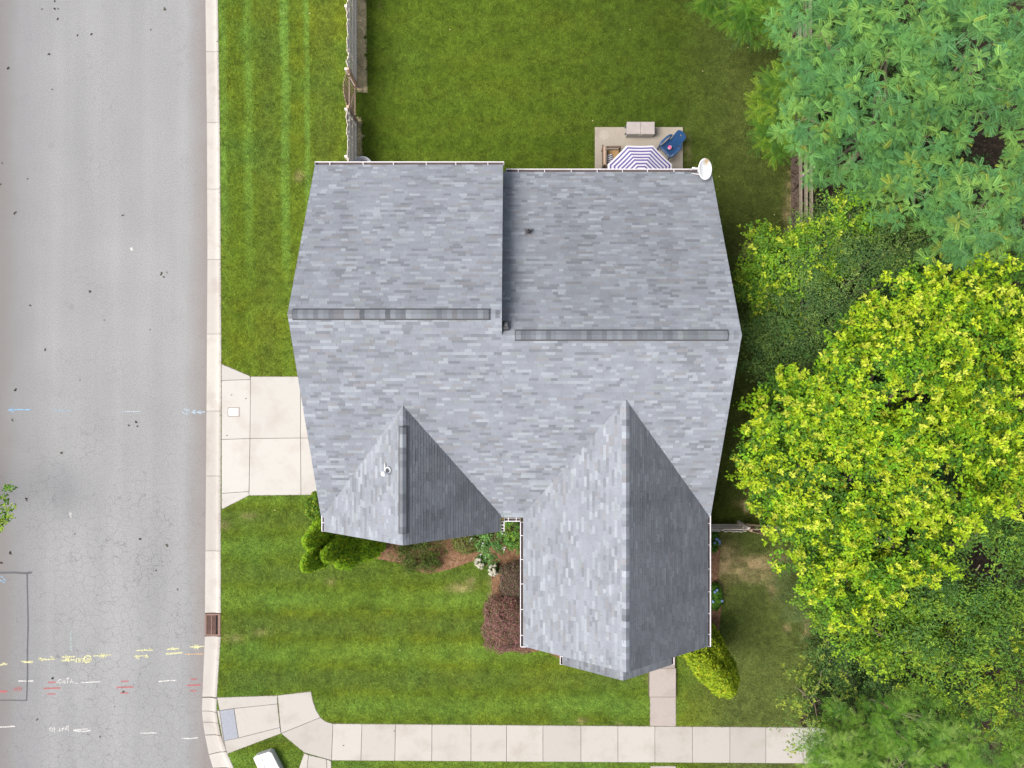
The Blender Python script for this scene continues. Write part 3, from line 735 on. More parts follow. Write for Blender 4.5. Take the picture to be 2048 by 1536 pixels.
def roof_plane(O, U, Vv, poly, seed, stain=None, skip=None, lift=0.0, deck=.16, con=1.0):  # stain: colour factor for algae and for painted shade
    """poly in (u, v): u along the eave, v up the slope; must be counter-clockwise and convex"""
    rs = random.Random(seed); O = Vector(O); U = Vector(U).normalized(); Vv = Vector(Vv).normalized(); Nn = U.cross(Vv).normalized()
    if Nn.z < 0: Nn = -Nn
    umin = min(p[0] for p in poly); umax = max(p[0] for p in poly); vmin = min(p[1] for p in poly); vmax = max(p[1] for p in poly)
    # deck slab with white edge boards
    top = [O + U*p[0] + Vv*p[1] for p in poly]; n = len(top)
    bot = [p - Nn*deck for p in top]
    d = MB().add(top + bot, [tuple(range(n)), tuple(range(2*n-1, n-1, -1))] + [(i, i+n, (i+1)%n+n, (i+1)%n) for i in range(n)])
    d.mi = [0, 0] + [1]*n; d.build('roof_deck', [M['vent'], M['trim']], house)
    v = vmin; c = 0
    while v < vmax:
        u = umin - rs.uniform(0, .5)
        while u < umax:
            w = rs.choice([.14, .18, .22, .26, .3, .34, .40, .48, .26, .22])
            q = [(u+.0015, v), (u+w-.0015, v), (u+w-.0015, v+EX), (u+.0015, v+EX)]; full = True; P = q
            for i in range(n):
                L0 = len(P); P2 = clip_half(P, poly[i], poly[(i+1) % n])
                if P2 != P: full = False
                P = P2
                if len(P) < 3: break
            uc, vc = u+w/2, v+EX/2; u += w
            if len(P) < 3: continue
            wp = O + U*uc + Vv*vc
            if skip and skip(wp): continue
            t = tone(rs, con); hh = .010 + rs.choice([0, 0, .003, .005])
            if stain: k = stain(wp); t = (t[0]*k, t[1]*k, t[2]*k)  # factor for algae stains and for shade painted into the shingles
            if full and skip is None or (full and w > .25):
                SHING.append((w, O + U*(uc-w/2) + Vv*v, U, Vv, Nn, hh, t, P, v))
            else: emit(O, U, Vv, Nn, P, v, hh, t)
        v += EX; c += 1
def emit(O, U, Vv, Nn, P, v0, hh, t):
    b = len(TV); n = len(P)
    for p in P:
        h = hh*(1-(p[1]-v0)/EX)+.002; TV.append(tuple(O + U*p[0] + Vv*p[1] + Nn*h))
    for p in P: TV.append(tuple(O + U*p[0] + Vv*p[1] - Nn*.004))
    TF.append(tuple(range(b, b+n))); TC.append(t)
    for i in range(n):
        j = (i+1) % n; TF.append((b+i, b+n+i, b+n+j, b+j)); TC.append((t[0]*.8, t[1]*.8, t[2]*.8))
sl_m = math.sqrt(1+PM*PM); sl_w = math.sqrt(1+PW*PW)
# streaks of old algae on the rear right slope
def algae(p):
    a = fbm(np.array([p.x*2.4]), np.array([p.y*.55]), 1.2, 3)[0]; m_ = math.exp(-(((p.x-3.4)/2.9)**2 + ((p.y-4.3)/2.3)**2)**2)
    return .93 - .34*m_*max(0, a-.22)
def lee_shade(p):
    # shade painted evenly into the right-hand gable slopes, plus darker algae runs
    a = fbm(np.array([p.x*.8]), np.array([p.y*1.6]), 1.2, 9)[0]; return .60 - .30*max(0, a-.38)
YFe = YF + .03
def in_wings(p):
    # the parts of the main slope that the two front gables cover
    for (cx, hw, zr) in ((-3.30, 3.02, ZE+PW*3.02), (3.43, 3.16, ZE+PW*3.16)):
        zw = zr - PW*abs(p.x-cx)
        if abs(p.x-cx) < hw and zw > p.z + .22: return True
    return False
# main roof, front slope in two runs, then the two rear slopes
roof_plane((XLf, YFe, ZE+PM*.03), (1,0,0), (0,1,PM), [(0,0),(XS-XLf,0),(XS-XLf,(YRL-YFe)*sl_m),(0,(YRL-YFe)*sl_m)], 1, skip=in_wings)
roof_plane((XS, YFe, ZE+PM*.03), (1,0,0), (0,1,PM), [(0,0),(XRt-XS,0),(XRt-XS,(YRR-YFe)*sl_m),(0,(YRR-YFe)*sl_m)], 2, skip=in_wings)
YBL, ZBL = 7.15-.11, ZL - PM*(7.04-YRL); YBR, ZBR = 7.10-.11, ZRr - PM*(6.99-YRR)
roof_plane((XS, YBL, ZBL), (-1,0,0), (0,-1,PM), [(0,0),(XS-XLf,0),(XS-XLf,(YBL-YRL)*sl_m),(0,(YBL-YRL)*sl_m)], 3)
roof_plane((XRt, YBR, ZBR), (-1,0,0), (0,-1,PM), [(0,0),(XRt-XS,0),(XRt-XS,(YBR-YRR)*sl_m),(0,(YBR-YRR)*sl_m)], 4, stain=algae)
# front gables: (centre x, half width, front y, eave z, inner inset left/right)
def gable(cx, hw, yf, ze, back_fn, seed, gl=.11, gr=.11, yback=None, st=None):
    zr = ze + PW*hw; res = []
    for s, g in ((-1, gl), (1, gr)):
        # eave at cx + s*(hw-g); v runs up to the ridge, u runs from front to back
        xe = cx + s*(hw-g); z0 = ze + PW*g; vl = (hw-g)*sl_w
        if yback is None:
            yb_e = YF + (z0-ZE)/PM + .12; yb_r = YF + (zr-ZE)/PM + .12
        else: yb_e = yb_r = yback
        if s < 0: # left slope: u along -y (so that normal is up and outwards)
            O = (xe, yb_r, z0); U = (0,-1,0); Vv = (1,0,PW)
            poly = [(yb_r-yb_e, 0), (yb_r-yf, 0), (yb_r-yf, vl), (0, vl)] if yb_r != yb_e else [(0,0),(yb_r-yf,0),(yb_r-yf,vl),(0,vl)]
        else:
            O = (xe, yf, z0); U = (0,1,0); Vv = (-1,0,PW)
            poly = [(0,0),(yb_e-yf,0),(yb_r-yf,vl),(0,vl)]
        roof_plane(O, U, Vv, poly, seed+(s > 0), stain=st or (lee_shade if s > 0 else None), skip=None, con=.5 if s > 0 else .9)  # right slopes take the painted shade and a weaker tone contrast
    return zr
YA, YB_, YP = -4.88, -8.68, -10.30
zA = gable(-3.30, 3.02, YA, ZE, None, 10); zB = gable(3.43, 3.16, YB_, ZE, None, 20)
ZP = 2.9; zP = gable(3.86, 2.10, YP, ZP, None, 30, yback=-8.2, st=lambda p: .74)  # porch shingles evenly darkened: shade below the gable put into their colour
# the 300 biggest shingles are objects of their own, the others are one part
SHING.sort(key=lambda s: -s[0]*(1+.0*s[1].z) - .02*random.random())
um = bpy.data.meshes.new('shingle')
hv = 1.0
um.from_pydata([(0.001,0,hv+.2),(.999,0,hv+.2),(.999,1,.2),(.001,1,.2),(0.001,0,-.4),(.999,0,-.4),(.999,1,-.4),(.001,1,-.4)], [],
               [(0,1,2,3),(0,4,5,1),(1,5,6,2),(2,6,7,3),(3,7,4,0)])
um.materials.append(M['shingle1'])
for i, (w, p, U, Vv, Nn, hh, t, P, v0) in enumerate(SHING):
    if i < 300:
        o = bpy.data.objects.new('shingle', um); COL.objects.link(o); o.parent = house
        mm = Matrix((( U.x*w, Vv.x*EX, Nn.x*hh, p.x), (U.y*w, Vv.y*EX, Nn.y*hh, p.y), (U.z*w, Vv.z*EX, Nn.z*hh, p.z), (0,0,0,1)))
        o.matrix_local = mm; o.color = (*t, 1)
    else:
        emit(p, U, Vv, Nn, [(0,0),(w-.003,0),(w-.003,EX),(0,EX)], 0, hh, t)
me = bpy.data.meshes.new('shingles'); me.from_pydata(TV, [], TF)
at_ = me.attributes.new('tone', 'FLOAT_COLOR', 'FACE'); at_.data.foreach_set('color', np.concatenate([np.array(TC, dtype=np.float32), np.ones((len(TC), 1), np.float32)], 1).ravel())
link('shingles', me, M['shingle'], house)['kind'] = 'stuff'

# ridge caps and ridge vents
def ridge(p0, p1, slope, hw, lift, parent, seed, piece=.145, mats=True):
    rs = random.Random(seed); p0 = Vector(p0); p1 = Vector(p1); L = (p1-p0).length; D = (p1-p0).normalized(); Sd = Vector((-D.y, D.x, 0))
    cm = None; s = 0.0; a = math.atan(slope)
    while s < L-.02:
        w = min(piece, L-s)
        if cm is None:
            hx = hw*math.cos(a); hz = hw*math.sin(a); th = .008
            vs = []
            for (t, z) in ((0, .007), (1.04, .0)):
                vs += [(t, -hx, -hz+z), (t, 0, z), (t, hx, -hz+z), (t, -hx, -hz+z-th), (t, hx, -hz+z-th)]
            cm = bpy.data.meshes.new('cap_shingle')
            cm.from_pydata(vs, [], [(0,5,6,1),(1,6,7,2),(0,3,8,5),(2,7,9,4),(0,1,2,4,3),(5,8,9,7,6)]); cm.materials.append(M['shingle1'])
        o = bpy.data.objects.new('cap_shingle', cm); COL.objects.link(o); o.parent = parent
        q = p0 + D*s + Vector((0,0,lift)) - wloc(parent)
        o.matrix_local = Matrix(((D.x*w, Sd.x, 0, q.x), (D.y*w, Sd.y, 0, q.y), (0, 0, 1, q.z), (0,0,0,1)))
        t = tone(rs); k = rs.choice([.8, .95, 1, 1.2])*(.72 if lift > .03 else 1); o.color = (t[0]*k, t[1]*k, t[2]*k, 1); s += piece
def vent(p0, p1, slope, hw):
    p0 = Vector(p0); p1 = Vector(p1); D = (p1-p0).normalized(); Sd = Vector((-D.y, D.x, 0)); a = math.atan(slope); hx = hw*math.cos(a); hz = hw*math.sin(a)
    vs = []
    for p in (p0, p1):
        vs += [p + Sd*-hx + Vector((0,0,-hz+.045)), p + Vector((0,0,.045)), p + Sd*hx + Vector((0,0,-hz+.045)), p + Sd*hx + Vector((0,0,-hz-.01)), p + Sd*-hx + Vector((0,0,-hz-.01))]
    o = MB().add(vs, [(0,1,6,5),(1,2,7,6),(2,3,8,7),(4,0,5,9),(0,4,3,2,1),(5,6,7,8,9)]).build('ridge_vent', M['vent'], house)
    return o
sx = lambda px, z: (px-1024)*(HC-z)/FP
a0, a1 = sx(584, ZL), sx(980, ZL)
v1 = vent((a0, YRL, ZL), (a1, YRL, ZL), PM, .185); ridge((a0+.02, YRL, ZL), (a1-.03, YRL, ZL), PM, .145, .052, v1, 1)
ridge((XLf+.01, YRL, ZL), (a0-.01, YRL, ZL), PM, .14, .012, house, 2); ridge((a1+.01, YRL, ZL), (XS, YRL, ZL), PM, .14, .012, house, 3)
b0, b1 = sx(1030, ZRr), sx(1457, ZRr)
v2 = vent((b0, YRR, ZRr), (b1, YRR, ZRr), PM, .185); ridge((b0+.02, YRR, ZRr), (b1-.03, YRR, ZRr), PM, .145, .052, v2, 4)
ridge((b1+.01, YRR, ZRr), (XRt, YRR, ZRr), PM, .14, .012, house, 5); ridge((XS+.02, YRR, ZRr), (b0-.01, YRR, ZRr), PM, .14, .012, house, 6)
yA0 = YF + (zA-ZE)/PM; yB0 = YF + (zB-ZE)/PM
sy = lambda py, z: (768-py)*(HC-z)/FP
v3 = vent((-3.30, sy(1068, zA), zA), (-3.30, sy(852, zA), zA), PW, .17); ridge((-3.30, sy(1067, zA), zA), (-3.30, sy(854, zA), zA), PW, .125, .052, v3, 7, .2)
ridge((-3.30, YA+.01, zA), (-3.30, sy(1069, zA), zA), PW, .13, .012, house, 8); ridge((-3.30, sy(851, zA), zA), (-3.30, yA0, zA), PW, .13, .012, house, 9)
ridge((3.43, YB_+.01, zB), (3.43, yB0, zB), PW, .14, .014, house, 12, .19)
ridge((3.86, YP+.01, zP), (3.86, -8.4, zP), PW, .13, .012, house, 13)

# gutters with hangers
def gutter(a, b, z, out, hang=.62, w=.11):
    a = Vector((*a, z)); b = Vector((*b, z)); D = (b-a).normalized(); O = Vector((*out, 0)); L = (b-a).length
    prof = [(0, .01), (0, -.10), (.02, -.11), (w*.8, -.11), (w, -.03), (w, .012), (w-.026, .012), (w-.026, .004), (w-.008, .0), (w-.014,-.03), (w*.74,-.098), (.012,-.098), (.006, .01)]
    vs = []; n = len(prof)
    for p in (a, b): vs += [p + O*x_ + Vector((0,0,z_)) for x_, z_ in prof]
    fs = [(i, (i+1)%n, n+(i+1)%n, n+i) for i in range(n)] + [tuple(range(n)), tuple(range(2*n-1, n-1, -1))]
    g = MB().add(vs, fs).build('gutter', M['white'], house)
    q = [a + O*.012 + Vector((0,0,-.07)), b + O*.012 + Vector((0,0,-.07)), b + O*(w-.02) + Vector((0,0,-.07)), a + O*(w-.02) + Vector((0,0,-.07))]
    MB().add(q, [(0,1,2,3)]).build('leaf_debris', M['gutdebris'], g)
    # closed ends
    for p in (a, b): MB().add([p + D*s_ + O*x_ + Vector((0,0,z_)) for s_ in (-.004,.004) for x_, z_ in ((0,.012),(0,-.11),(w,-.11),(w,.014))], [(0,1,2,3),(7,6,5,4),(0,3,7,4),(0,4,5,1),(1,5,6,2),(2,6,7,3)]).build('end_cap', M['white'], g)
    m_ = max(1, int(L/hang)); hm = None
    for k in range(m_):
        s_ = (k+.5)*L/m_ + random.uniform(-.04, .04)
        c = a + D*s_ + O*(w*.5-.03) + Vector((0,0,.012))
        if hm is None: hm = MB().box((0,0,0), (.022 if abs(D.x) > .5 else w+.05, w+.05 if abs(D.x) > .5 else .022, .008)).mesh('hanger')
        h = link('hanger', hm, M['white'], g); h.location = c
gz = lambda zz: zz
gutter((XLf, YBL), (XS+.03, YBL), ZBL-.0, (0, 1), .92)
gutter((XS+.10, YBR), (XRt, YBR), ZBR-.0, (0, 1), .78)
gutter((-6.225, YA), (-6.225, YF+.15), ZE+PW*.06, (-1, 0), .5, .085)
gutter((-.36, YA), (-.36, YF-.12), ZE+PW*.03, (1, 0), .14)
gutter((-.25, YF-.005), (.27, YF-.005), ZE+.012, (0, -1), .2)
gutter((.38, YB_-.02), (.38, YF-.13), ZE+PW*.06, (-1, 0), .78)
gutter((6.48, YB_-.02), (6.48, YF+.2), ZE+PW*.06, (1, 0), .72)
gutter((1.76+.11, YP), (1.76+.11, -8.72), ZP+PW*.06, (-1, 0), .45); gutter((5.96-.11, YP), (5.96-.11, -8.72), ZP+PW*.06, (1, 0), .45)
# short white return at the gutter foot of the right gable
MB().box((.55, YB_-.03, ZE+.02), (.5, .03, .06)).build('gutter_return', M['white'], house)

# walls
def wall(name, pts, mat=None): return MB().add(pts, [tuple(range(len(pts)))]).build(name, mat or M['siding'], house)
wl = MB()
def wallbox(x0, x1, y0, y1, z1): wl.box(((x0+x1)/2, (y0+y1)/2, z1/2), (x1-x0, y1-y0, z1))
wallbox(-6.03, 6.27, -4.12, 6.70, 5.30)
wallbox(.72, 6.14, -8.35, -4.14, 5.30); wallbox(-6.0, -.70, -4.58, -4.10, 5.28)
# gable triangles
for (x_, yr, zr, y0, y1) in ((-6.02, YRL, ZL, -4.1, 6.7), (6.26, YRR, ZRr, -4.1, 6.7)):
    h = lambda yy: zr - PM*abs(yy-yr) - .22
    wl.add([(x_, y0, 5.2), (x_, y1, 5.2), (x_, y1, h(y1)), (x_, yr, h(yr)), (x_, y0, h(y0))], [(0,1,2,3,4)])
h = lambda yy: ZL - PM*(yy-YRL) - .2
wl.add([(XS-.02, YRR-.3, 7.0), (XS-.02, 6.9, 5.4), (XS-.02, 6.9, h(6.9)), (XS-.02, YRL, h(YRL))], [(0,1,2,3)])
for (cx, hw, yy, ze_) in ((-3.30, 2.6, -4.56, ZE), (3.43, 2.7, -8.33, ZE)):
    hh_ = lambda d: ze_ + PW*(3.05-d) - .25
    wl.add([(cx-hw, yy, 5.2), (cx+hw, yy, 5.2), (cx+hw, yy, hh_(hw)), (cx, yy, hh_(0)), (cx-hw, yy, hh_(hw))], [(0,1,2,3,4)])
wl.build('wall', M['siding'], house)
gd = MB().box((-6.045, -2.2, 1.15), (.05, 4.2, 2.25)).build('garage_door', M['trim'], house)
MB().box((3.86, -8.36, 1.05), (1.0, .05, 2.1)).build('front_door', M['brownwood'], house)
MB().box((3.86, -9.3, .08), (3.9, 1.9, .22)).build('porch_floor', M['walk'], house)
for xx in (2.1, 5.6):
    MB().bbox((xx, -10.05, 1.52), (.16, .16, 2.66)).build('porch_post', M['trim'], house)
MB().poly([(1.95,-8.4),(5.75,-8.4),(5.75,-10.15),(1.95,-10.15)], 2.84, 2.90).build('porch_ceiling', M['trim'], house)

# roof fittings
def on_back_right(px, py):
    z = 7.0
    for _ in range(8):
        x, y = at(px, py, z); z = ZRr - PM*(y-YRR)
    return Vector((x, y, z))
p = on_back_right(1057, 464)
rot = Matrix.Rotation(-math.atan(PM), 3, 'X')
fl = MB().box(p + Vector((0,0,.02)), (.23, .20, .012), rot)
fo = fl.build('pipe_flashing', M['flash'], house)
MB().box(p + rot @ Vector((0, .075, .035)), (.30, .06, .012), rot).build('collar', M['flash'], fo)
mb = MB(); mb.lathe([(.085,0),(.07,.05),(.045,.09),(.04,.26),(.028,.26),(.028,.1)], p + Vector((0, 0, .0)), 16); mb.build('vent_pipe', M['dark'], fo, smooth=True)
p = on_back_right(1012, 652)
bx = MB(); bx.bbox(p + Vector((0, 0, .07)), (.17, .27, .16), .02, rot); bo = bx.build('box_vent', M['vent'], house)
MB().bbox(p + rot @ Vector((0, -.045, .155)), (.10, .11, .02), .01, rot).build('vent_cap', M['flash'], bo)
# white pipe with a ball top on the left gable
zz = zA - PW*.55
bxp = at(768, 945, zz+.2); xx, yy = bxp[0], bxp[1]; zz = zA - PW*abs(xx+3.30)
wp = thing('roof_pipe', 'white ball-topped pipe with a looped ring on the left front gable', 'roof pipe', (xx, yy, zz))
MB().tube([(xx, yy+.27, zz+.06), (xx, yy, zz+.10)], .018, 8).build('arm', M['pvc'], wp, smooth=True)
MB().tube([(xx, yy-.03, zz-.05), (xx, yy-.03, zz+.25)], .03, 10).build('post', M['pvc'], wp, smooth=True)
MB().lathe([(.002,-.085),(.05,-.07),(.08,-.03),(.085,0),(.08,.03),(.05,.07),(.002,.085)], (xx, yy-.03, zz+.30), 16).build('ball', M['pvc'], wp, smooth=True)
rg = [(xx+.10+.085*math.cos(k*math.pi/10), yy+.06+.085*math.sin(k*math.pi/10), zz+.16+.03*math.cos(k*math.pi/10)) for k in range(21)]
MB().tube(rg, .016, 8, caps=False).build('ring', M['pvc'], wp, smooth=True)

# satellite dish
def dish():
    c = Vector((*at(1411, 338, 6.1), 6.1))
    t = thing('satellite_dish', 'white oval satellite dish with an orange rust stain at the roof corner', 'satellite dish', tuple(c))
    nrm = Vector((.56, -.08, .82)).normalized(); yv = Vector((.16, 1, 0)); yv = (yv - nrm*yv.dot(nrm)).normalized(); xv = yv.cross(nrm)
    mm = Matrix((xv, yv, nrm)).transposed()
    n = 32; prof = [(.0, -.06), (.4, -.051), (.7, -.031), (.9, -.011), (1.0, 0), (1.0, -.018), (.9, -.03), (.5, -.064), (.0, -.08)]
    vs = []; fs = []
    for (r, z) in prof:
        for k in range(n):
            a = 2*math.pi*k/n; vs.append((.315*r*math.cos(a), .345*r*math.sin(a), z))
    for i in range(len(prof)-1):
        for k in range(n): fs.append((i*n+k, i*n+(k+1)%n, (i+1)*n+(k+1)%n, (i+1)*n+k))
    o = MB().add(vs, fs).build('reflector', M['dishw'], t, local=True, smooth=True); o.rotation_euler = mm.to_euler()
    mt = Vector((*at(1384, 339, 5.85), 5.85)); bk = c - nrm*.09
    MB().tube([mt + Vector((0,0,-.3)), mt + Vector((0,0,.12)), bk + Vector((0,.05,0))], .022, 8).build('mast', M['white'], t, smooth=True)
    MB().tube([mt + Vector((.0,-.1,-.1)), bk + Vector((-.02,-.16,-.02))], .014, 8).build('brace', M['white'], t, smooth=True)
    MB().bbox(mt + Vector((.02,0,.13)), (.10,.07,.06), .01).build('bracket', M['white'], t)
dish()

# ================================================================== FENCES
def picket_mesh(h, w=.138, th=.018):
    e = .03
    p = [(-w/2, 0), (w/2, 0), (w/2, h-e), (w/2-e, h), (-w/2+e, h), (-w/2, h-e)]
    mb = MB(); n = 6; mb.add([(x, -th/2, z) for x, z in p] + [(x, th/2, z) for x, z in p], [tuple(range(n)), tuple(range(2*n-1, n-1, -1))] + [(i, i+n, (i+1)%n+n, (i+1)%n) for i in range(n)])
    return mb.mesh('picket')
def fence(label, runs, h, inner, zs, post_h, pickets=True, board=.09, side=1):
    A0 = runs[0][0]; t = thing('wooden_fence', label, 'fence', (A0[0], A0[1], 0), group=None)
    pm = picket_mesh(h)
    for (A, B_) in runs:
        A = Vector((*A, 0)); B_ = Vector((*B_, 0)); D = (B_-A).normalized(); L = (B_-A).length; I = Vector((*inner, 0)); ang = math.atan2(D.y, D.x)
        k = 0; s = .07
        while pickets and s < L-.05:
            o = link('picket', pm, M['wood'], t); o.location = A + D*s - wloc(t) + Vector((0, 0, random.uniform(-.015, .015))) + I*random.uniform(-.004, .004)
            o.rotation_euler = (random.gauss(0, .012), random.gauss(0, .006), ang); s += .146
        for z in zs:
            c = (A+B_)/2 + I*.035 + Vector((0, 0, z)); MB().box(c, (L, .042 if pickets else .055, board), Matrix.Rotation(ang, 3, 'Z')).build('rail', M['wood'] if pickets else M['boardwood'], t)
        m_ = max(1, round(L/2.4))
        for i in range(m_+1):
            c = A + D*(L*i/m_) + I*(.105 if side > 0 else -.065) + Vector((0, 0, post_h/2)); MB().bbox(c, (.09, .09, post_h), .012, Matrix.Rotation(ang, 3, 'Z')).build('post', M['wood'], t)
    return t
FX = -6.34
fence('weathered wooden privacy fence between the mown verge and the back yard', [((FX, 17.0), (FX, 12.15)), ((FX, 10.60), (FX, 6.95))], 1.72, (1, 0), (.3, .9, 1.5), 1.66, side=-1)
fence('open wooden fence of three long boards along the right side under the trees', [((11.70, 15.5), (11.82, -5.6))], 1.30, (-1, 0), (.17, .70, 1.20), 1.27, False, .20, -1)
fence('short brown wooden fence joining the right house wall to the trees', [((6.35, -5.72), (9.22, -5.72)), ((10.78, -5.72), (11.8, -5.72))], 1.42, (0, 1), (.3, .75, 1.2), 1.40)
def gate(label, A, B_, h, inner, swing):
    A = Vector((*A, 0)); B_ = Vector((*B_, 0)); D = (B_-A).normalized(); L = (B_-A).length; I = Vector((*inner, 0)); ang = math.atan2(D.y, D.x)
    t = thing('gate', label, 'gate', tuple(A))
    n = int((L-.1)/.125); pm = picket_mesh(h, .085)
    for k in range(n):
        u = (k+.5)/n; arch = .16*math.sin(math.pi*u)
        o = link('picket', pm, M['gatewood'], t); o.scale = (1, 1, (h+arch)/h)
        o.location = D*(.05+u*(L-.1)) - I*(swing*math.sin(math.pi*u)) + Vector((0, 0, .03)); o.rotation_euler = (0, 0, ang)
    for z in (.35, h-.28):
        MB().box(A + D*L/2 + I*.035 + Vector((0,0,z)), (L-.06, .042, .09), Matrix.Rotation(ang, 3, 'Z')).build('rail', M['gatewood'], t)
    dv = (A + D*.1 + I*.035 + Vector((0,0,.35))); ev = (A + D*(L-.1) + I*.035 + Vector((0,0,h-.28)))
    MB().tube([dv + I*.045, ev + I*.045], .035, 4).build('brace', M['gatewood'], t)
    for s in (-.03, L+.03):
        MB().bbox(A + D*s + I*.06 + Vector((0,0,(h+.12)/2)), (.10, .10, h+.12), .012, Matrix.Rotation(ang, 3, 'Z')).build('post', M['gatewood'], t)
gate('arched wooden picket gate in the fence behind the house left corner', (FX-.02, 12.07), (FX-.02, 10.68), 1.66, (1, 0), .10)
gate('arched brown picket gate in the short fence right of the house', (9.30, -5.74), (10.70, -5.74), 1.38, (0, 1), .10)

# ================================================================== PATIO THINGS
def storage():
    x0, y1 = at(1254, 243, .62); x1, y0 = at(1310, 268, .62); cx, cy = (x0+x1)/2, (y0+y1)/2; w, d = x1-x0, y1-y0
    t = thing('storage_box', 'putty grey plastic deck box with a flat lid on the patio', 'deck box', (cx, cy, .08))
    mb = MB(); zb, zt = .08, .56; b = .03
    lo = [(cx-w/2+b, cy-d/2+b), (cx+w/2-b, cy-d/2+b), (cx+w/2-b, cy+d/2-b), (cx-w/2+b, cy+d/2-b)]; hi = [(cx-w/2+.01, cy-d/2+.01), (cx+w/2-.01, cy-d/2+.01), (cx+w/2-.01, cy+d/2-.01), (cx-w/2+.01, cy+d/2-.01)]
    mb.add([(*p, zb) for p in lo] + [(*p, zt) for p in hi], [(3,2,1,0), (4,5,6,7)] + [(i, (i+1)%4, 4+(i+1)%4, 4+i) for i in range(4)]); mb.build('body', M['boxb'], t)
    for s in (-1, 1): MB().bbox((cx+s*w/4, cy, .585), (w/2-.006, d, .05), .018).build('lid', M['boxl'], t)
    MB().box((cx, cy-d/2-.008, .50), (.16, .02, .05)).build('latch', M['boxl'], t)
    for yy in (-.15, .12): MB().box((cx-w/2-.02, cy+yy, .33), (.05, .05, .08)).build('hinge', M['dark'], t)
storage()
def umbrella():
    c = at(1280, 355, 2.1); t = thing('patio_umbrella', 'octagonal white patio umbrella with purple stripes half hidden by the rear eave', 'umbrella', (*c, .08))
    Rr = 70*(HC-2.1)/FP; fr = [1.0, .940, .885, .825, .768, .714, .660, .607, .553, .510, .455, .394, .340, .285, .235, .175, .125, .02]
    zf = lambda r: 1.98 + .42*(1-r**1.35); vs = []; fs = []; mi = []; sub = 4; n = 8*sub
    for r in fr:
        for k in range(n):
            a = (k/sub)*math.pi/4 + math.pi/8; e = (k % sub)/sub
            kk = math.floor(k/sub); a0 = kk*math.pi/4+math.pi/8; a1 = a0+math.pi/4
            rim = r*Rr*(1-.012*math.sin(math.pi*e)*r)
            x_ = rim*(math.cos(a0)*(1-e)+math.cos(a1)*e); y_ = rim*(math.sin(a0)*(1-e)+math.sin(a1)*e)
            vs.append((x_, y_, zf(r) - .008*math.sin(math.pi*e)*r))
    for i in range(len(fr)-1):
        for k in range(n): fs.append((i*n+k, i*n+(k+1)%n, (i+1)*n+(k+1)%n, (i+1)*n+k)); mi.append(1 if i % 2 == 1 else 0)
    mb = MB(); mb.v = vs; mb.f = fs; mb.mi = mi; mb.build('canopy', [M['canvas'], M['purple']], t, local=True)
    MB().tube([(0,0,0), (0,0,2.45)], .022, 10).build('pole', M['white'], t, local=True)
    MB().lathe([(.24,0),(.24,.05),(.05,.09),(.04,.25)], (0,0,0), 20).build('base', M['flash'], t, local=True)
    MB().lathe([(.002,2.52),(.03,2.49),(.03,2.44),(.01,2.42)], (0,0,0), 12).build('finial', M['white'], t, local=True)
    for k in range(8):
        a = k*math.pi/4+math.pi/8
        MB().tube([(.03*math.cos(a), .03*math.sin(a), 2.36), (.55*Rr*math.cos(a), .55*Rr*math.sin(a), zf(.55)-.03), (Rr*.97*math.cos(a), Rr*.97*math.sin(a), 1.965)], .008, 5).build('rib', M['white'], t, local=True)
umbrella()
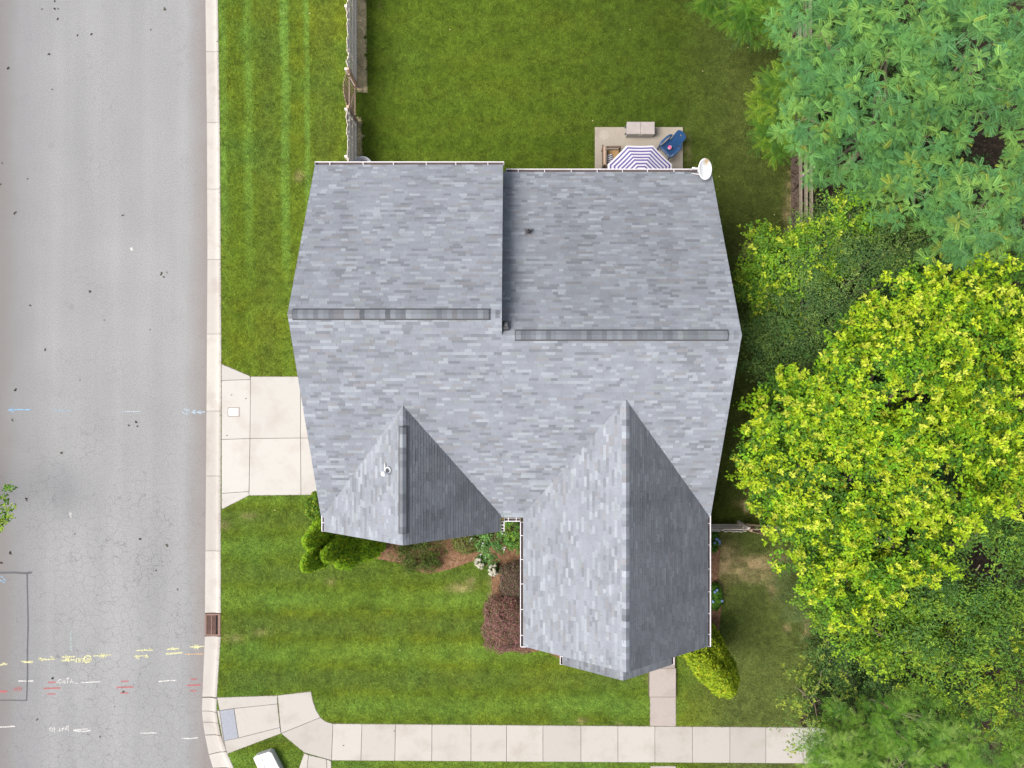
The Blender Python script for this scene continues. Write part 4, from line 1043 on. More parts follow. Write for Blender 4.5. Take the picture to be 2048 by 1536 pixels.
def blue_chair():
    c = at(1339, 295, .4); t = thing('garden_chair', 'navy blue plastic garden chair angled beside the striped umbrella', 'chair', (*c, .08), R(133))
    m = M['bluepl']
    st = MB()      # seat, front at +y, slightly dished
    ys = [-.24, -.1, .08, .24, .31]; zs_ = [.33, .35, .385, .41, .37]; vs = []
    for y_, z_ in zip(ys, zs_): vs += [(-.28, y_, z_), (-.13, y_, z_-.015), (.13, y_, z_-.015), (.28, y_, z_), ]
    n = 4; f = [(i*n+k, i*n+k+1, (i+1)*n+k+1, (i+1)*n+k) for i in range(4) for k in range(3)]
    vs2 = vs + [(x_, y_, z_-.03) for x_, y_, z_ in vs]; o = len(vs)
    f2 = f + [tuple(o+i for i in q[::-1]) for q in f] + [(16,17,17+o,16+o),(17,18,18+o,17+o),(18,19,19+o,18+o)] + [(i*n, (i+1)*n, (i+1)*n+o, i*n+o) for i in range(4)] + [((i+1)*n+3, i*n+3, i*n+3+o, (i+1)*n+3+o) for i in range(4)]
    st.add(vs2, f2).build('seat', m, t, local=True)
    # rounded tall back leaning away, with a hand hole
    bk = MB(); outl = [(-.20, 0), (-.22, .25), (-.235, .5), (-.22, .64), (-.11, .70), (0, .71), (.11, .70), (.22, .64), (.235, .5), (.22, .25), (.20, 0)]
    hole = [(.05*math.cos(k*2*math.pi/11+math.pi*1.25)*1.1, .52+.032*math.sin(k*2*math.pi/11+math.pi*1.25)) for k in range(11)][::-1]
    def bp(u, v, d): return (u, -.25 - .44*v + d*.9 - .10*(u/.26)**2*0 + .03*(abs(u)/.26)**2, .32 + .86*v + d*.4)
    n = 11; F_ = []
    for d in (0, -.025):
        for p in outl: bk.v.append(bp(p[0], p[1], d))
        for p in hole: bk.v.append(bp(p[0], p[1], d))
    for i in range(n):
        j = (i+1) % n
        if i < n: F_ += [(i, j, n+j, n+i), (2*n+j, 2*n+i, 3*n+i, 3*n+j), (i, 2*n+i, 2*n+j, j), (n+j, 3*n+j, 3*n+i, n+i)]
    bk.f = F_; bk.mi = [0]*len(F_); bk.build('backrest', m, t, local=True)
    for s in (-1, 1):
        arm = MB(); pts = [(s*.27, -.33, .60), (s*.33, -.2, .615), (s*.345, 0, .60), (s*.34, .2, .58), (s*.315, .31, .55)]
        vs = []
        for (x_, y_, z_), w_ in zip(pts, (.035, .045, .05, .055, .045)): vs += [(x_-w_, y_, z_), (x_-w_*.6, y_, z_+.015), (x_+w_*.6, y_, z_+.015), (x_+w_, y_, z_), (x_+w_*.8, y_, z_-.03), (x_-w_*.8, y_, z_-.03)]
        f = [(i*6+k, i*6+(k+1)%6, (i+1)*6+(k+1)%6, (i+1)*6+k) for i in range(4) for k in range(6)] + [tuple(range(6))[::-1], tuple(range(24, 30))]
        arm.add(vs, f).build('armrest', m, t, local=True)
        MB().tube([(s*.32, .29, .55), (s*.30, .31, .28), (s*.33, .34, 0)], [.035, .032, .028], 6).build('leg', m, t, local=True)
        MB().tube([(s*.27, -.25, .36), (s*.30, -.34, 0)], [.035, .028], 6).build('leg', m, t, local=True)
        MB().tube([(s*.27, -.30, .60), (s*.26, -.28, .36)], .03, 6).build('arm_support', m, t, local=True)
    c2 = at(1340.5, 294, .62); b = thing('ball', 'pink and white ball resting on the blue garden chair', 'ball', (*c2, .55))
    pr = [(.001,-.085)] + [(.085*math.cos(a), .085*math.sin(a)) for a in np.linspace(-1.3, 1.3, 9)] + [(.001,.085)]
    mb = MB(); mb.lathe(pr, (0,0,0), 18); mb.mi = [1 if (i % 18) in (2,3,4,9,10,15,16) else 0 for i in range(len(mb.f))]; o = mb.build('shell', [M['pink'], M['canvas']], b, local=True, smooth=True); o.rotation_euler = (.9, .5, .3)
blue_chair()
def brown_chair():
    x0, y1 = at(1205, 293, .6); t = thing('lounge_chair', 'brown wooden lounge chair with tan cushions on the patio', 'armchair', (x0+.42, y1-.40, .08))
    m = M['brownwood']; m2 = M['brownwood']
    MB().box((-.42, 0, .62), (.05, .86, .06)).build('back_rail', m, t, local=True)
    for k in range(5): MB().box((-.40, -.32+k*.16, .42), (.03, .05, .36)).build('back_slat', m, t, local=True)
    bc = MB(); bc.bbox((-.31, 0, .50), (.13, .74, .42), .05, Matrix.Rotation(-.16, 3, 'Y')); bc.build('back_cushion', M['cream'], t, local=True)
    MB().bbox((0, 0, .31), (.56, .64, .12), .035).build('seat_cushion', M['tan'], t, local=True)
    MB().box((0, 0, .22), (.72, .76, .05)).build('seat_frame', m, t, local=True)
    for s in (-1, 1):
        MB().bbox((0.0, s*.37, .56), (.62, .075, .035), .01).build('armrest', m, t, local=True)
        MB().box((.29, s*.37, .27), (.06, .06, .54)).build('leg', m, t, local=True); MB().box((-.38, s*.37, .27), (.06, .06, .54)).build('leg', m, t, local=True)
    pl = thing('pillow', 'small black and white striped pillow on the tan chair', 'pillow', (x0+.30, y1-.46, .46), .4)
    n = 9; vs = []; fs = []; mi = []
    for j in range(n+1):
        for i in range(n+1):
            u, v = i/n*2-1, j/n*2-1; h_ = .07*(max(0, (1-u*u)*(1-v*v)))**.5; vs.append((u*.17*(1-.08*v*v), v*.17*(1-.08*u*u), .02+h_))
    for j in range(n):
        for i in range(n): a = j*(n+1)+i; fs.append((a, a+1, a+n+2, a+n+1)); mi.append(j % 2)
    b = len(vs); vs += [(x_, y_, .04-z_) for x_, y_, z_ in vs[:b]]; fs += [tuple(b+i for i in q[::-1]) for q in fs[:]]; mi += mi[:]
    mb = MB(); mb.v = vs; mb.f = fs; mb.mi = mi; o = mb.build('cover', [M['canvas'], M['black']], pl, local=True); o.rotation_euler = (.3, .25, 0)
brown_chair()
# pale tub behind the house by the fence, bird bath in front
x, y = at(724, 333, .7)
tb = thing('tub', 'pale grey rounded tub peeking past the rear gutter beside the fence', 'tub', (x, y, 0))
MB().lathe([(.28,0),(.38,.62),(.42,.66),(.42,.70),(.38,.70),(.33,.45),(0.001,.40)], (0,0,0), 28).build('shell', M['tub'], tb, local=True, smooth=True)
MB().lathe([(.33,.46),(.001,.47)], (0,0,0), 28).build('water', M['boxb'], tb, local=True)
x, y = at(744.5, 1080, .8)
bb = thing('bird_bath', 'round white bird bath half hidden under the left gable edge', 'bird bath', (x, y, .03))
MB().lathe([(.14,0),(.12,.05),(.05,.1),(.045,.6),(.07,.66)], (0,0,0), 20).build('pedestal', M['pvc'], bb, local=True, smooth=True)
MB().lathe([(.05,.64),(.15,.70),(.18,.76),(.17,.77),(.12,.755),(.001,.75)], (0,0,0), 24).build('basin', M['pvc'], bb, local=True, smooth=True)

# ================================================================== PLANTS AND TREES
def unit(v): return v/np.maximum(np.linalg.norm(v, axis=-1, keepdims=True), 1e-9)
def leaves(P, Nrm, D, L, W_, fold=.15):
    """one folded diamond quad per leaf"""
    D = unit(D - Nrm*(D*Nrm).sum(-1, keepdims=True)); Sd = np.cross(Nrm, D); L = L[:, None]; W_ = W_[:, None]
    v0 = P - D*L*.5; v2 = P + D*L*.5 - Nrm*L*.08; v1 = P + Sd*W_*.5 + Nrm*W_*fold + D*L*.02; v3 = P - Sd*W_*.5 + Nrm*W_*fold + D*L*.02
    return np.stack([v0, v1, v2, v3], 1).reshape(-1, 3)
def limb_mesh(name, base, tips, r0, parent, wob=.25, seed=0):
    rs = random.Random(seed); mb = MB()
    for tp, r1 in tips:
        b = Vector(base); e = Vector(tp); pts = []; rr = []
        for k in range(6):
            u = k/5; q = b.lerp(e, u); q = q + Vector((rs.gauss(0, wob), rs.gauss(0, wob), 0))*math.sin(math.pi*u)*.6; q.z = b.z + (e.z-b.z)*(u**.8); pts.append(q); rr.append(r0*(1-u)+r1*u)
        mb.tube(pts, rr, 6)
    return mb.build(name, M['bark'], parent, smooth=True)
def shell_points(rs, blobs, per_m2, rmin=.62, up=-.25):
    """cluster centres in the outer shell of overlapping ellipsoids, those buried deep in a neighbour are dropped"""
    out = []; od = []; 
    for bi, (c, r) in enumerate(blobs):
        area = 4*math.pi*((r[0]*r[1])**1.6+(r[0]*r[2])**1.6+(r[1]*r[2])**1.6)**(1/1.6)/3**(1/1.6)
        n = max(4, int(area*per_m2)); d = unit(rs.normal(size=(n*2, 3))); d = d[d[:, 2] > up][:n]
        k = rmin + (1.06-rmin)*rs.random((len(d), 1))**.6
        lump = .86 + .28*vn(d[:,0]*3+bi*9, d[:,1]*3+d[:,2]*2, .8, bi)[:, None]
        p = np.array(c) + d*np.array(r)*k*lump; keep = np.ones(len(p), bool)
        for bj, (c2, r2) in enumerate(blobs):
            if bj != bi: keep &= (((p-np.array(c2))/np.array(r2))**2).sum(1) > .33
        out.append(p[keep]); od.append(d[keep])
    return np.concatenate(out), np.concatenate(od)
def W3(px, py, z): x, y = at(px, py, z); return (x, y, z)
def blobs_px(L):
    """(px, py, z centre, radius x m, radius y m, radius z m)"""
    return [(W3(b[0], b[1], b[2]), (b[3], b[4], b[5])) for b in L]
def leafy_tree(name, label, cat, blobs, base, leaf=(.10, .06), per_m2=7, per=26, rc=.30, cols=None, tips=None, tipn=0, tip_p=.6, seed=1, trunk=.13, group=None, rmin=.6, flat=.75, tipleaf=None, twigs=True, limbs=True):
    rs = np.random.default_rng(seed); t = thing(name, label, cat, (*base, 0), group=group); B_ = blobs_px(blobs)
    C, Dr = shell_points(rs, B_, per_m2, rmin); n = len(C)
    cc = np.array(cols); ci = rs.integers(0, len(cc), n); ccol = cc[ci]*rs.uniform(.75, 1.25, (n, 1))
    # every cluster is a spray of leaves along a short branchlet that reaches outwards
    az = np.arctan2(Dr[:, 1], Dr[:, 0]) + rs.normal(0, .9, n); bd = np.stack([np.cos(az), np.sin(az), rs.uniform(-.15, .35, n)], -1)
    Ls = rc*rs.uniform(1.5, 2.8, n); tt = rs.random((n, per))
    P = (C[:, None, :] + bd[:, None, :]*(tt*Ls[:, None])[:, :, None]).reshape(-1, 3) + rs.normal(size=(n*per, 3))*rc*.36*np.array([1, 1, .6])
    out = np.repeat(Dr, per, 0); Nn = unit(np.array([0, 0, flat]) + out*.40 + rs.normal(size=(n*per, 3))*.33); D = np.repeat(bd, per, 0) + rs.normal(size=(n*per, 3))*.8
    L = leaf[0]*rs.uniform(.65, 1.25, n*per); Wd = leaf[1]*rs.uniform(.7, 1.2, n*per)
    V = leaves(P, Nn, D, L, Wd); col = np.repeat(ccol, per, 0)*rs.uniform(.78, 1.22, (n*per, 1))*np.stack([rs.uniform(.85, 1.2, n*per), np.ones(n*per), rs.uniform(.8, 1.2, n*per)], -1)
    Vs = [V]; Cs = [col]
    if tips is not None and tipn:
        k = (rs.random(n) < tip_p) & (Dr[:, 2] > -.05); m0 = int(k.sum()); sub = 3
        Ct = (C[k][:, None, :] + bd[k][:, None, :]*(Ls[k][:, None]*np.array([.72, .95, 1.12]))[:, :, None]).reshape(-1, 3); m = m0*sub
        Ct = Ct + rs.normal(size=(m, 3))*rc*np.array([.30, .30, .10]) + np.array([0, 0, rc*.35])
        a = np.tile(np.arange(tipn)*2.4, m) + np.repeat(rs.uniform(0, 6.28, m), tipn) + rs.normal(0, .3, m*tipn); q = m*tipn
        tl = tipleaf or leaf; LL = tl[0]*rs.uniform(.6, 1.2, q); el = rs.uniform(-.05, 1.2, q)
        D2 = np.stack([np.cos(a)*np.cos(el), np.sin(a)*np.cos(el), np.sin(el)], -1); N2 = unit(np.stack([-np.cos(a)*np.sin(el), -np.sin(a)*np.sin(el), np.cos(el)+.2], -1) + rs.normal(size=(q, 3))*.3)
        P2 = np.repeat(Ct, tipn, 0) + D2*LL[:, None]*.5 + rs.normal(size=(q, 3))*tl[0]*.16
        Vs.append(leaves(P2, N2, D2, LL, tl[1]*rs.uniform(.6, 1.2, q)))
        tc = np.array(tips); Cs.append(np.repeat(tc[rs.integers(0, len(tc), m)]*rs.uniform(.8, 1.15, (m, 1)), tipn, 0)*rs.uniform(.85, 1.15, (m*tipn, 1)))
    V = np.concatenate(Vs); col = np.concatenate(Cs); F = np.arange(len(V)).reshape(-1, 4)
    np_mesh('crown', V, F, col, M['leaf'], t)
    zt = min(b[0][2] for b in B_); 
    mb = MB(); bx_, by_ = base; top = np.mean([b[0] for b in B_], 0); mid = Vector((bx_ + (top[0]-bx_)*.25, by_ + (top[1]-by_)*.25, zt*.55))
    mb.tube([(bx_, by_, -.02), (bx_, by_, .25), tuple(mid)], [trunk*1.35, trunk, trunk*.75], 9); mb.build('trunk', M['bark'], t, smooth=True)
    if limbs: limb_mesh('limb', tuple(mid), [(b[0], trunk*.18) for b in B_], trunk*.55, t, seed=seed)
    return t
# --- compound fronds
def frond_template(pairs=11, w=.21, leafw=.075, taper=True):
    vs = []; fs = []
    def put(q): b = len(vs); vs.extend(q); fs.append((b, b+1, b+2, b+3))
    zf = lambda y_: .10*math.sin(y_*2.2) - .16*y_*y_
    for i in range(pairs):
        u = (i+.8)/pairs; y0 = u; ww = w*min(1, .62+u*1.1)*(1 if u < .85 else .84)
        for s in (-1, 1):
            dy = .028; y1 = y0 + dy; hw = leafw/2
            put([(0, y0-.006, zf(y0)), (s*ww*.5, y0-hw+dy*.5, zf(y0)-.015), (s*ww, y1, zf(y1)-.04), (s*ww*.5, y0+hw+dy*.5, zf(y0)-.012)] if s > 0 else
                [(0, y0-.006, zf(y0)), (s*ww*.5, y0+hw+dy*.5, zf(y0)-.012), (s*ww, y1, zf(y1)-.04), (s*ww*.5, y0-hw+dy*.5, zf(y0)-.015)])
    put([(-.006, 0, .0), (.006, 0, .0), (.004, 1, zf(1)), (-.004, 1, zf(1))])
    return np.array(vs), np.array(fs)
def frond_tree(name, label, blobs, base, length=.42, width=.21, pairs=11, leafw=.075, per_m2=3.2, per=7, cols=None, tips=None, tip_p=.04, seed=3, singles=200, trunk=.14, rise=(-.22, .28), rmin=.62):
    rs = np.random.default_rng(seed); t = thing(name, label, 'tree', (*base, 0)); B_ = blobs_px(blobs)
    C, Dr = shell_points(rs, B_, per_m2, rmin, -.2); n = len(C); tv, tf = frond_template(pairs, width, leafw); m = n*per
    a = np.tile(np.arange(per)*2*np.pi/per, n) + np.repeat(rs.uniform(0, 6.28, n), per) + rs.normal(0, .25, m)
    el = rs.uniform(rise[0], rise[1], m); out = np.repeat(Dr, per, 0)
    Yd = unit(np.stack([np.cos(a)*np.cos(el), np.sin(a)*np.cos(el), np.sin(el)], -1) + out*np.array([.55, .55, .1])); up = unit(np.array([0, 0, 1.]) + rs.normal(size=(m, 3))*.28 + out*.25)
    Xd = unit(np.cross(Yd, up)); Zd = np.cross(Xd, Yd); Ln = length*rs.uniform(.65, 1.2, m)
    P = np.repeat(C + rs.normal(size=(n, 3))*.1, per, 0) + Yd*.03
    cc = np.array(cols); cl_ = cc[rs.integers(0, len(cc), n)]*rs.uniform(.85, 1.15, (n, 1)); col = np.repeat(cl_, per, 0)*rs.uniform(.84, 1.16, (m, 1))
    if tips is not None:
        k = rs.random(m) < tip_p; kc = np.repeat(rs.random(n) < tip_p, per); k |= kc; tc = np.array(tips); col[k] = tc[rs.integers(0, len(tc), k.sum())]*rs.uniform(.85, 1.15, (k.sum(), 1))
    score = P[:, 2]*.5 + Ln*3 + rs.random(m)*.6
    px = 1024 + P[:, 0]*FP/(HC-P[:, 2]); py = 768 - P[:, 1]*FP/(HC-P[:, 2]); score[(px < 10) | (px > 2036) | (py < 10) | (py > 1526)] = -99
    order = np.argsort(-score); sg = order[:singles]; rest = order[singles:]
    k = len(tv)
    Vw = P[rest][:, None, :] + Ln[rest][:, None, None]*(tv[None, :, 0:1]*Xd[rest][:, None, :] + tv[None, :, 1:2]*Yd[rest][:, None, :] + tv[None, :, 2:3]*Zd[rest][:, None, :])
    Ff = (tf[None] + (np.arange(len(rest))*k)[:, None, None]).reshape(-1, 4)
    cf = np.repeat(col[rest], len(tf), 0)*rs.uniform(.93, 1.07, (len(rest)*len(tf), 1))
    np_mesh('foliage', Vw.reshape(-1, 3), Ff, cf, M['leaf'], t)['kind'] = 'stuff'
    fm = bpy.data.meshes.new('frond'); fm.from_pydata([tuple(v) for v in tv], [], [tuple(int(i) for i in f) for f in tf]); fm.materials.append(M['frond']); w0 = np.array(wloc(t))
    for i in sg:
        o = bpy.data.objects.new('frond', fm); COL.objects.link(o); o.parent = t; X_, Y_, Z_, q, l = Xd[i], Yd[i], Zd[i], P[i]-w0, Ln[i]
        o.matrix_local = Matrix(((X_[0]*l, Y_[0]*l, Z_[0]*l, q[0]), (X_[1]*l, Y_[1]*l, Z_[1]*l, q[1]), (X_[2]*l, Y_[2]*l, Z_[2]*l, q[2]), (0,0,0,1))); o.color = (*col[i], 1)
    zt = min(b[0][2] for b in B_); top = np.mean([b[0] for b in B_], 0); bx_, by_ = base; mid = Vector((bx_+(top[0]-bx_)*.3, by_+(top[1]-by_)*.3, zt*.55))
    MB().tube([(bx_, by_, -.02), (bx_, by_, .3), tuple(mid)], [trunk*1.3, trunk, trunk*.8], 9).build('trunk', M['bark'], t, smooth=True)
    limb_mesh('limb', tuple(mid), [(b[0], trunk*.2) for b in B_], trunk*.6, t, seed=seed)
    # bare grey twigs reaching the surface here and there
    mb = MB(); rr = random.Random(seed)
    for i in rs.choice(n, min(n, 26), replace=False):
        e = Vector(C[i]); s_ = e - Vector(Dr[i])*rr.uniform(.6, 1.1) + Vector((rr.gauss(0,.2), rr.gauss(0,.2), -.25)); mb.tube([s_, s_.lerp(e, .5)+Vector((rr.gauss(0,.06), rr.gauss(0,.06), .03)), e], [.018, .012, .006], 5)
    mb.build('twigs', M['bark'], t)['kind'] = 'stuff'
    return t
BG = [(.080,.195,.050), (.100,.222,.052), (.060,.155,.046), (.128,.245,.050), (.062,.168,.056)]
frond_tree('mimosa_tree', 'blue-green feathery mimosa tree filling the top right corner beyond the fence',
    [(1640,60,7.4,1.45,1.3,1.0), (1620,240,6.9,.95,1.2,.9), (1760,180,7.8,1.7,1.7,1.1), (1800,20,7.8,1.7,1.3,1.1), (1930,110,8.2,1.7,1.6,1.1), (2040,40,8.0,1.5,1.5,1.1), (2040,190,7.8,1.1,1.3,.9), (1640,330,6.0,.7,.6,.5), (1625,150,5.8,.8,1.2,.6), (1720,330,6.6,1.0,.85,.8), (1850,270,7.2,1.3,.75,.8)],
    (13.2, 8.4), .29, .20, 10, .080, 6.4, 8, BG, [(.17,.22,.03), (.12,.2,.04)], .015, 3, 300)
frond_tree('mimosa_tree', 'blue-green mimosa tree below the dark gap on the right with a few yellowed fronds',
    [(1960,430,7.6,1.4,1.3,1.0), (1830,390,7.0,1.35,1.0,.9), (2040,360,7.4,.9,.9,.8), (1920,510,7.0,.9,.85,.7), (1760,360,6.5,.8,.6,.6), (2045,470,7.2,.8,.9,.7)],
    (13.8, 4.6), .29, .20, 10, .080, 6.4, 8, BG, [(.19,.24,.03), (.14,.21,.04)], .04, 5, 220)
frond_tree('sumac_tree', 'low bright green tree with long ladder-like leaves overhanging the back lawn',
    [(1565,215,3.6,.85,.8,.6), (1550,270,3.4,.6,.75,.5), (1580,170,3.8,.7,.6,.5)], (12.3, 9.6), .46, .17, 11, .055, 6.5, 8,
    [(.048,.120,.012), (.066,.150,.014), (.036,.09,.014)], [(.13,.21,.015)], .18, 7, 110, .07, (-.35, .3))
frond_tree('sumac_tree', 'bright green long-leaved tree at the top edge beside the mimosa',
    [(1480,15,3.8,.75,.75,.55), (1545,20,4.0,.9,.7,.55), (1505,55,3.6,.5,.45,.4), (1420,0,3.6,.4,.4,.4)], (12.2, 14.6), .46, .17, 11, .055, 6.5, 8,
    [(.048,.120,.012), (.062,.145,.014), (.036,.09,.014)], [(.11,.19,.015)], .12, 8, 90, .07, (-.35, .3))
GR = [(.035,.075,.020), (.045,.09,.022), (.03,.062,.02), (.055,.10,.022)]
leafy_tree('willow_tree', 'dark feathery willow-like tree behind the house right ridge', 'tree',
    [(1700,560,5.6,1.9,1.6,1.2), (1610,640,5.2,1.5,1.4,1.0), (1560,700,4.6,1.0,1.0,.8), (1770,500,5.8,1.5,1.2,1.0), (1730,440,5.4,1.1,.8,.8), (1660,480,5.2,1.0,.9,.8), (1820,560,5.2,1.2,1.0,.9), (1600,740,4.2,1.0,.7,.6), (1540,640,4.2,.7,.7,.6)],
    (12.9, 3.2), (.085,.03), 12, 40, .30, [(.036,.082,.024), (.048,.100,.026), (.060,.118,.028), (.08,.138,.028)], [(.13,.19,.04), (.10,.16,.04)], 5, .25, 11, .13, tipleaf=(.10,.03))
leafy_tree('young_oak_tree', 'small yellow-tipped green tree leaning over the lawn beside the right gable', 'tree',
    [(1585,530,5.6,1.1,.8,.7), (1530,500,4.6,.5,.6,.5), (1545,570,5.0,.75,.65,.6), (1640,500,5.8,.8,.7,.6), (1510,575,4.4,.55,.45,.4), (1700,430,6.2,.6,.5,.45), (1555,640,4.6,.5,.5,.4)],
    (12.3, 4.4), (.10,.06), 13, 30, .24, [(.085,.180,.012), (.064,.145,.016), (.112,.21,.010)], [(.23,.30,.018), (.16,.24,.016), (.27,.32,.035)], 6, .42, 12, .09)
YG = [(.102,.210,.007), (.078,.178,.008), (.048,.122,.010), (.135,.235,.007), (.036,.095,.010)]; YT = [(.27,.34,.014), (.22,.31,.012), (.32,.37,.035), (.18,.28,.008)]
leafy_tree('maple_tree', 'large yellow-green tree with pale new leaf tips right of the house', 'tree',
    [(1790,780,8.0,2.2,1.9,1.3), (1660,830,7.2,1.7,1.3,1.1), (1930,700,8.2,1.8,1.6,1.2), (1860,620,7.6,1.3,1.0,.9), (1700,960,7.2,2.0,1.5,1.1), (1590,930,6.4,1.35,1.1,.9), (1870,930,7.6,2.0,1.6,1.2), (2010,800,7.6,1.3,1.7,1.0), (1570,840,6.2,.9,.9,.8),
     (1650,1080,6.4,1.4,1.1,.9), (1780,1080,7.0,1.6,1.2,1.0), (1690,1160,6.2,1.2,.8,.8), (1760,650,7.2,1.0,.7,.7), (1545,980,5.6,.75,.6,.5), (2010,920,7.2,1.2,1.0,.9), (1505,930,5.2,.5,.35,.3), (1500,880,5.4,.45,.3,.3), (1545,790,6.0,.5,.35,.3), (1595,1040,5.8,.7,.45,.4), (1835,730,8.6,1.0,.8,.6), (1990,600,7.4,.9,.7,.7)],
    (12.9, -2.0), (.115,.07), 6.2, 46, .27, YG, YT, 11, .80, 13, .19, tipleaf=(.135,.068), rmin=.52)
leafy_tree('hickory_tree', 'bright green tree with narrow leaves at the right edge under the mimosa', 'tree', [(2020,570,5.8,1.1,1.1,.8), (2045,650,5.4,1.0,1.0,.8), (1960,640,5.0,.7,.7,.6)], (15.2, 3.0), (.17,.045), 8, 24, .32, [(.065,.155,.024), (.085,.18,.028), (.052,.12,.024)], [(.18,.26,.03)], 6, .3, 14, .1, tipleaf=(.16,.045))
leafy_tree('holly_tree', 'dark green tree in the lower right between the yellow and the fern-leaved trees', 'tree', [(1960,1130,6.0,1.9,1.6,1.2), (2040,1010,6.2,1.3,1.5,1.0), (1880,1230,5.6,1.5,1.2,1.0), (2030,1240,5.8,1.3,1.3,1.0)], (14.6, -6.2), (.12,.045), 8, 30, .32, [(.052,.118,.018), (.068,.142,.018), (.085,.160,.016), (.038,.09,.020)], [(.13,.21,.02)], 8, .2, 15, .12)
leafy_tree('beech_tree', 'mid green bushy tree below the yellow-green maple', 'tree', [(1730,1230,4.8,1.5,1.1,.9), (1810,1170,5.2,1.2,.9,.8), (1800,1280,4.6,1.2,.8,.7), (1670,1190,4.6,.9,.7,.6)], (12.8, -7.4), (.11,.065), 9, 26, .28, [(.068,.142,.010), (.090,.175,.010), (.05,.11,.012)], [(.17,.25,.014), (.14,.22,.014)], 9, .3, 16, .1)
leafy_tree('laurel_tree', 'dense mid green tree on the right above the bottom corner', 'tree', [(1990,1320,5.4,1.3,1.1,1.0), (2040,1400,5.2,1.1,1.0,.9), (1890,1345,4.8,1.0,.8,.8)], (13.9, -9.6), (.13,.042), 8, 28, .32, [(.065,.135,.014), (.085,.160,.013), (.105,.178,.012), (.044,.098,.016)], [(.19,.24,.018)], 8, .22, 17, .1)
leafy_tree('privet_bush', 'dark green loose bush at the lawn edge in the lower right', 'bush', [(1720,1330,2.6,1.3,.9,.8), (1800,1360,3.0,1.1,.8,.8), (1650,1290,1.8,.6,.5,.5), (1720,1420,2.2,.9,.8,.6)], (12.9, -9.9), (.075,.035), 11, 26, .26, [(.042,.092,.022), (.056,.112,.022), (.034,.074,.020)], [(.13,.18,.03)], 5, .25, 18, .06)
frond_tree('ash_tree', 'glossy green ash tree with paired leaflets in the bottom right corner',
    [(1830,1440,4.8,1.5,1.1,.9), (1960,1480,5.0,1.5,1.0,.9), (1720,1490,4.0,1.1,.8,.7), (1880,1540,4.6,1.4,.9,.8), (2045,1510,5.0,.9,1.0,.8), (1670,1530,3.4,.8,.6,.5), (1655,1475,3.2,.75,.7,.5), (1690,1430,3.6,.8,.6,.5), (1665,1500,3.8,.7,.7,.5), (1640,1515,3.0,.5,.5,.4), (1700,1500,4.2,.9,.8,.6), (1790,1530,4.4,1.2,.8,.7)], (13.4, -11.6), .30, .22, 6, .085, 6.2, 8,
    [(.055,.135,.012), (.075,.160,.013), (.040,.100,.014), (.100,.190,.022)], [(.17,.25,.06), (.14,.22,.04)], .09, 19, 160, .1)
leafy_tree('sapling', 'thin open sapling with yellow-green tips arching over the sidewalk end', 'tree', [(1640,1400,2.8,1.1,1.0,.7), (1600,1460,2.6,.8,.7,.6), (1660,1320,2.6,.9,.5,.5), (1590,1370,2.4,.6,.6,.5), (1640,1490,2.4,.7,.5,.45)], (11.7, -12.4), (.09,.035), 4.6, 14, .22, [(.07,.135,.025), (.085,.155,.02)], [(.23,.28,.04), (.19,.24,.03)], 6, .75, 20, .045, rmin=.4)
leafy_tree('pine_sapling', 'soft olive green pine sapling on the shaded side lawn', 'tree', [(1640,1215,1.9,.85,.6,.6), (1600,1150,1.6,.75,.75,.5), (1665,1240,2.1,.6,.45,.5), (1590,1205,1.3,.5,.5,.4)], (12.1, -8.6), (.10,.010), 16, 60, .22, [(.055,.085,.028), (.065,.098,.03), (.075,.105,.034)], None, 0, 0, 21, .05)
# far left branch hanging over the road edge
leafy_tree('street_tree', 'green street tree whose branch tip reaches over the left road edge', 'tree', [(-2,982,1.9,.45,.3,.25), (-4,1028,1.8,.42,.28,.25), (-215,1005,2.6,.4,.4,.3)], (-23.6, -4.7), (.11,.06), 8, 20, .2, [(.06,.14,.014), (.085,.175,.012)], [(.18,.26,.02)], 7, .5, 22, .1)

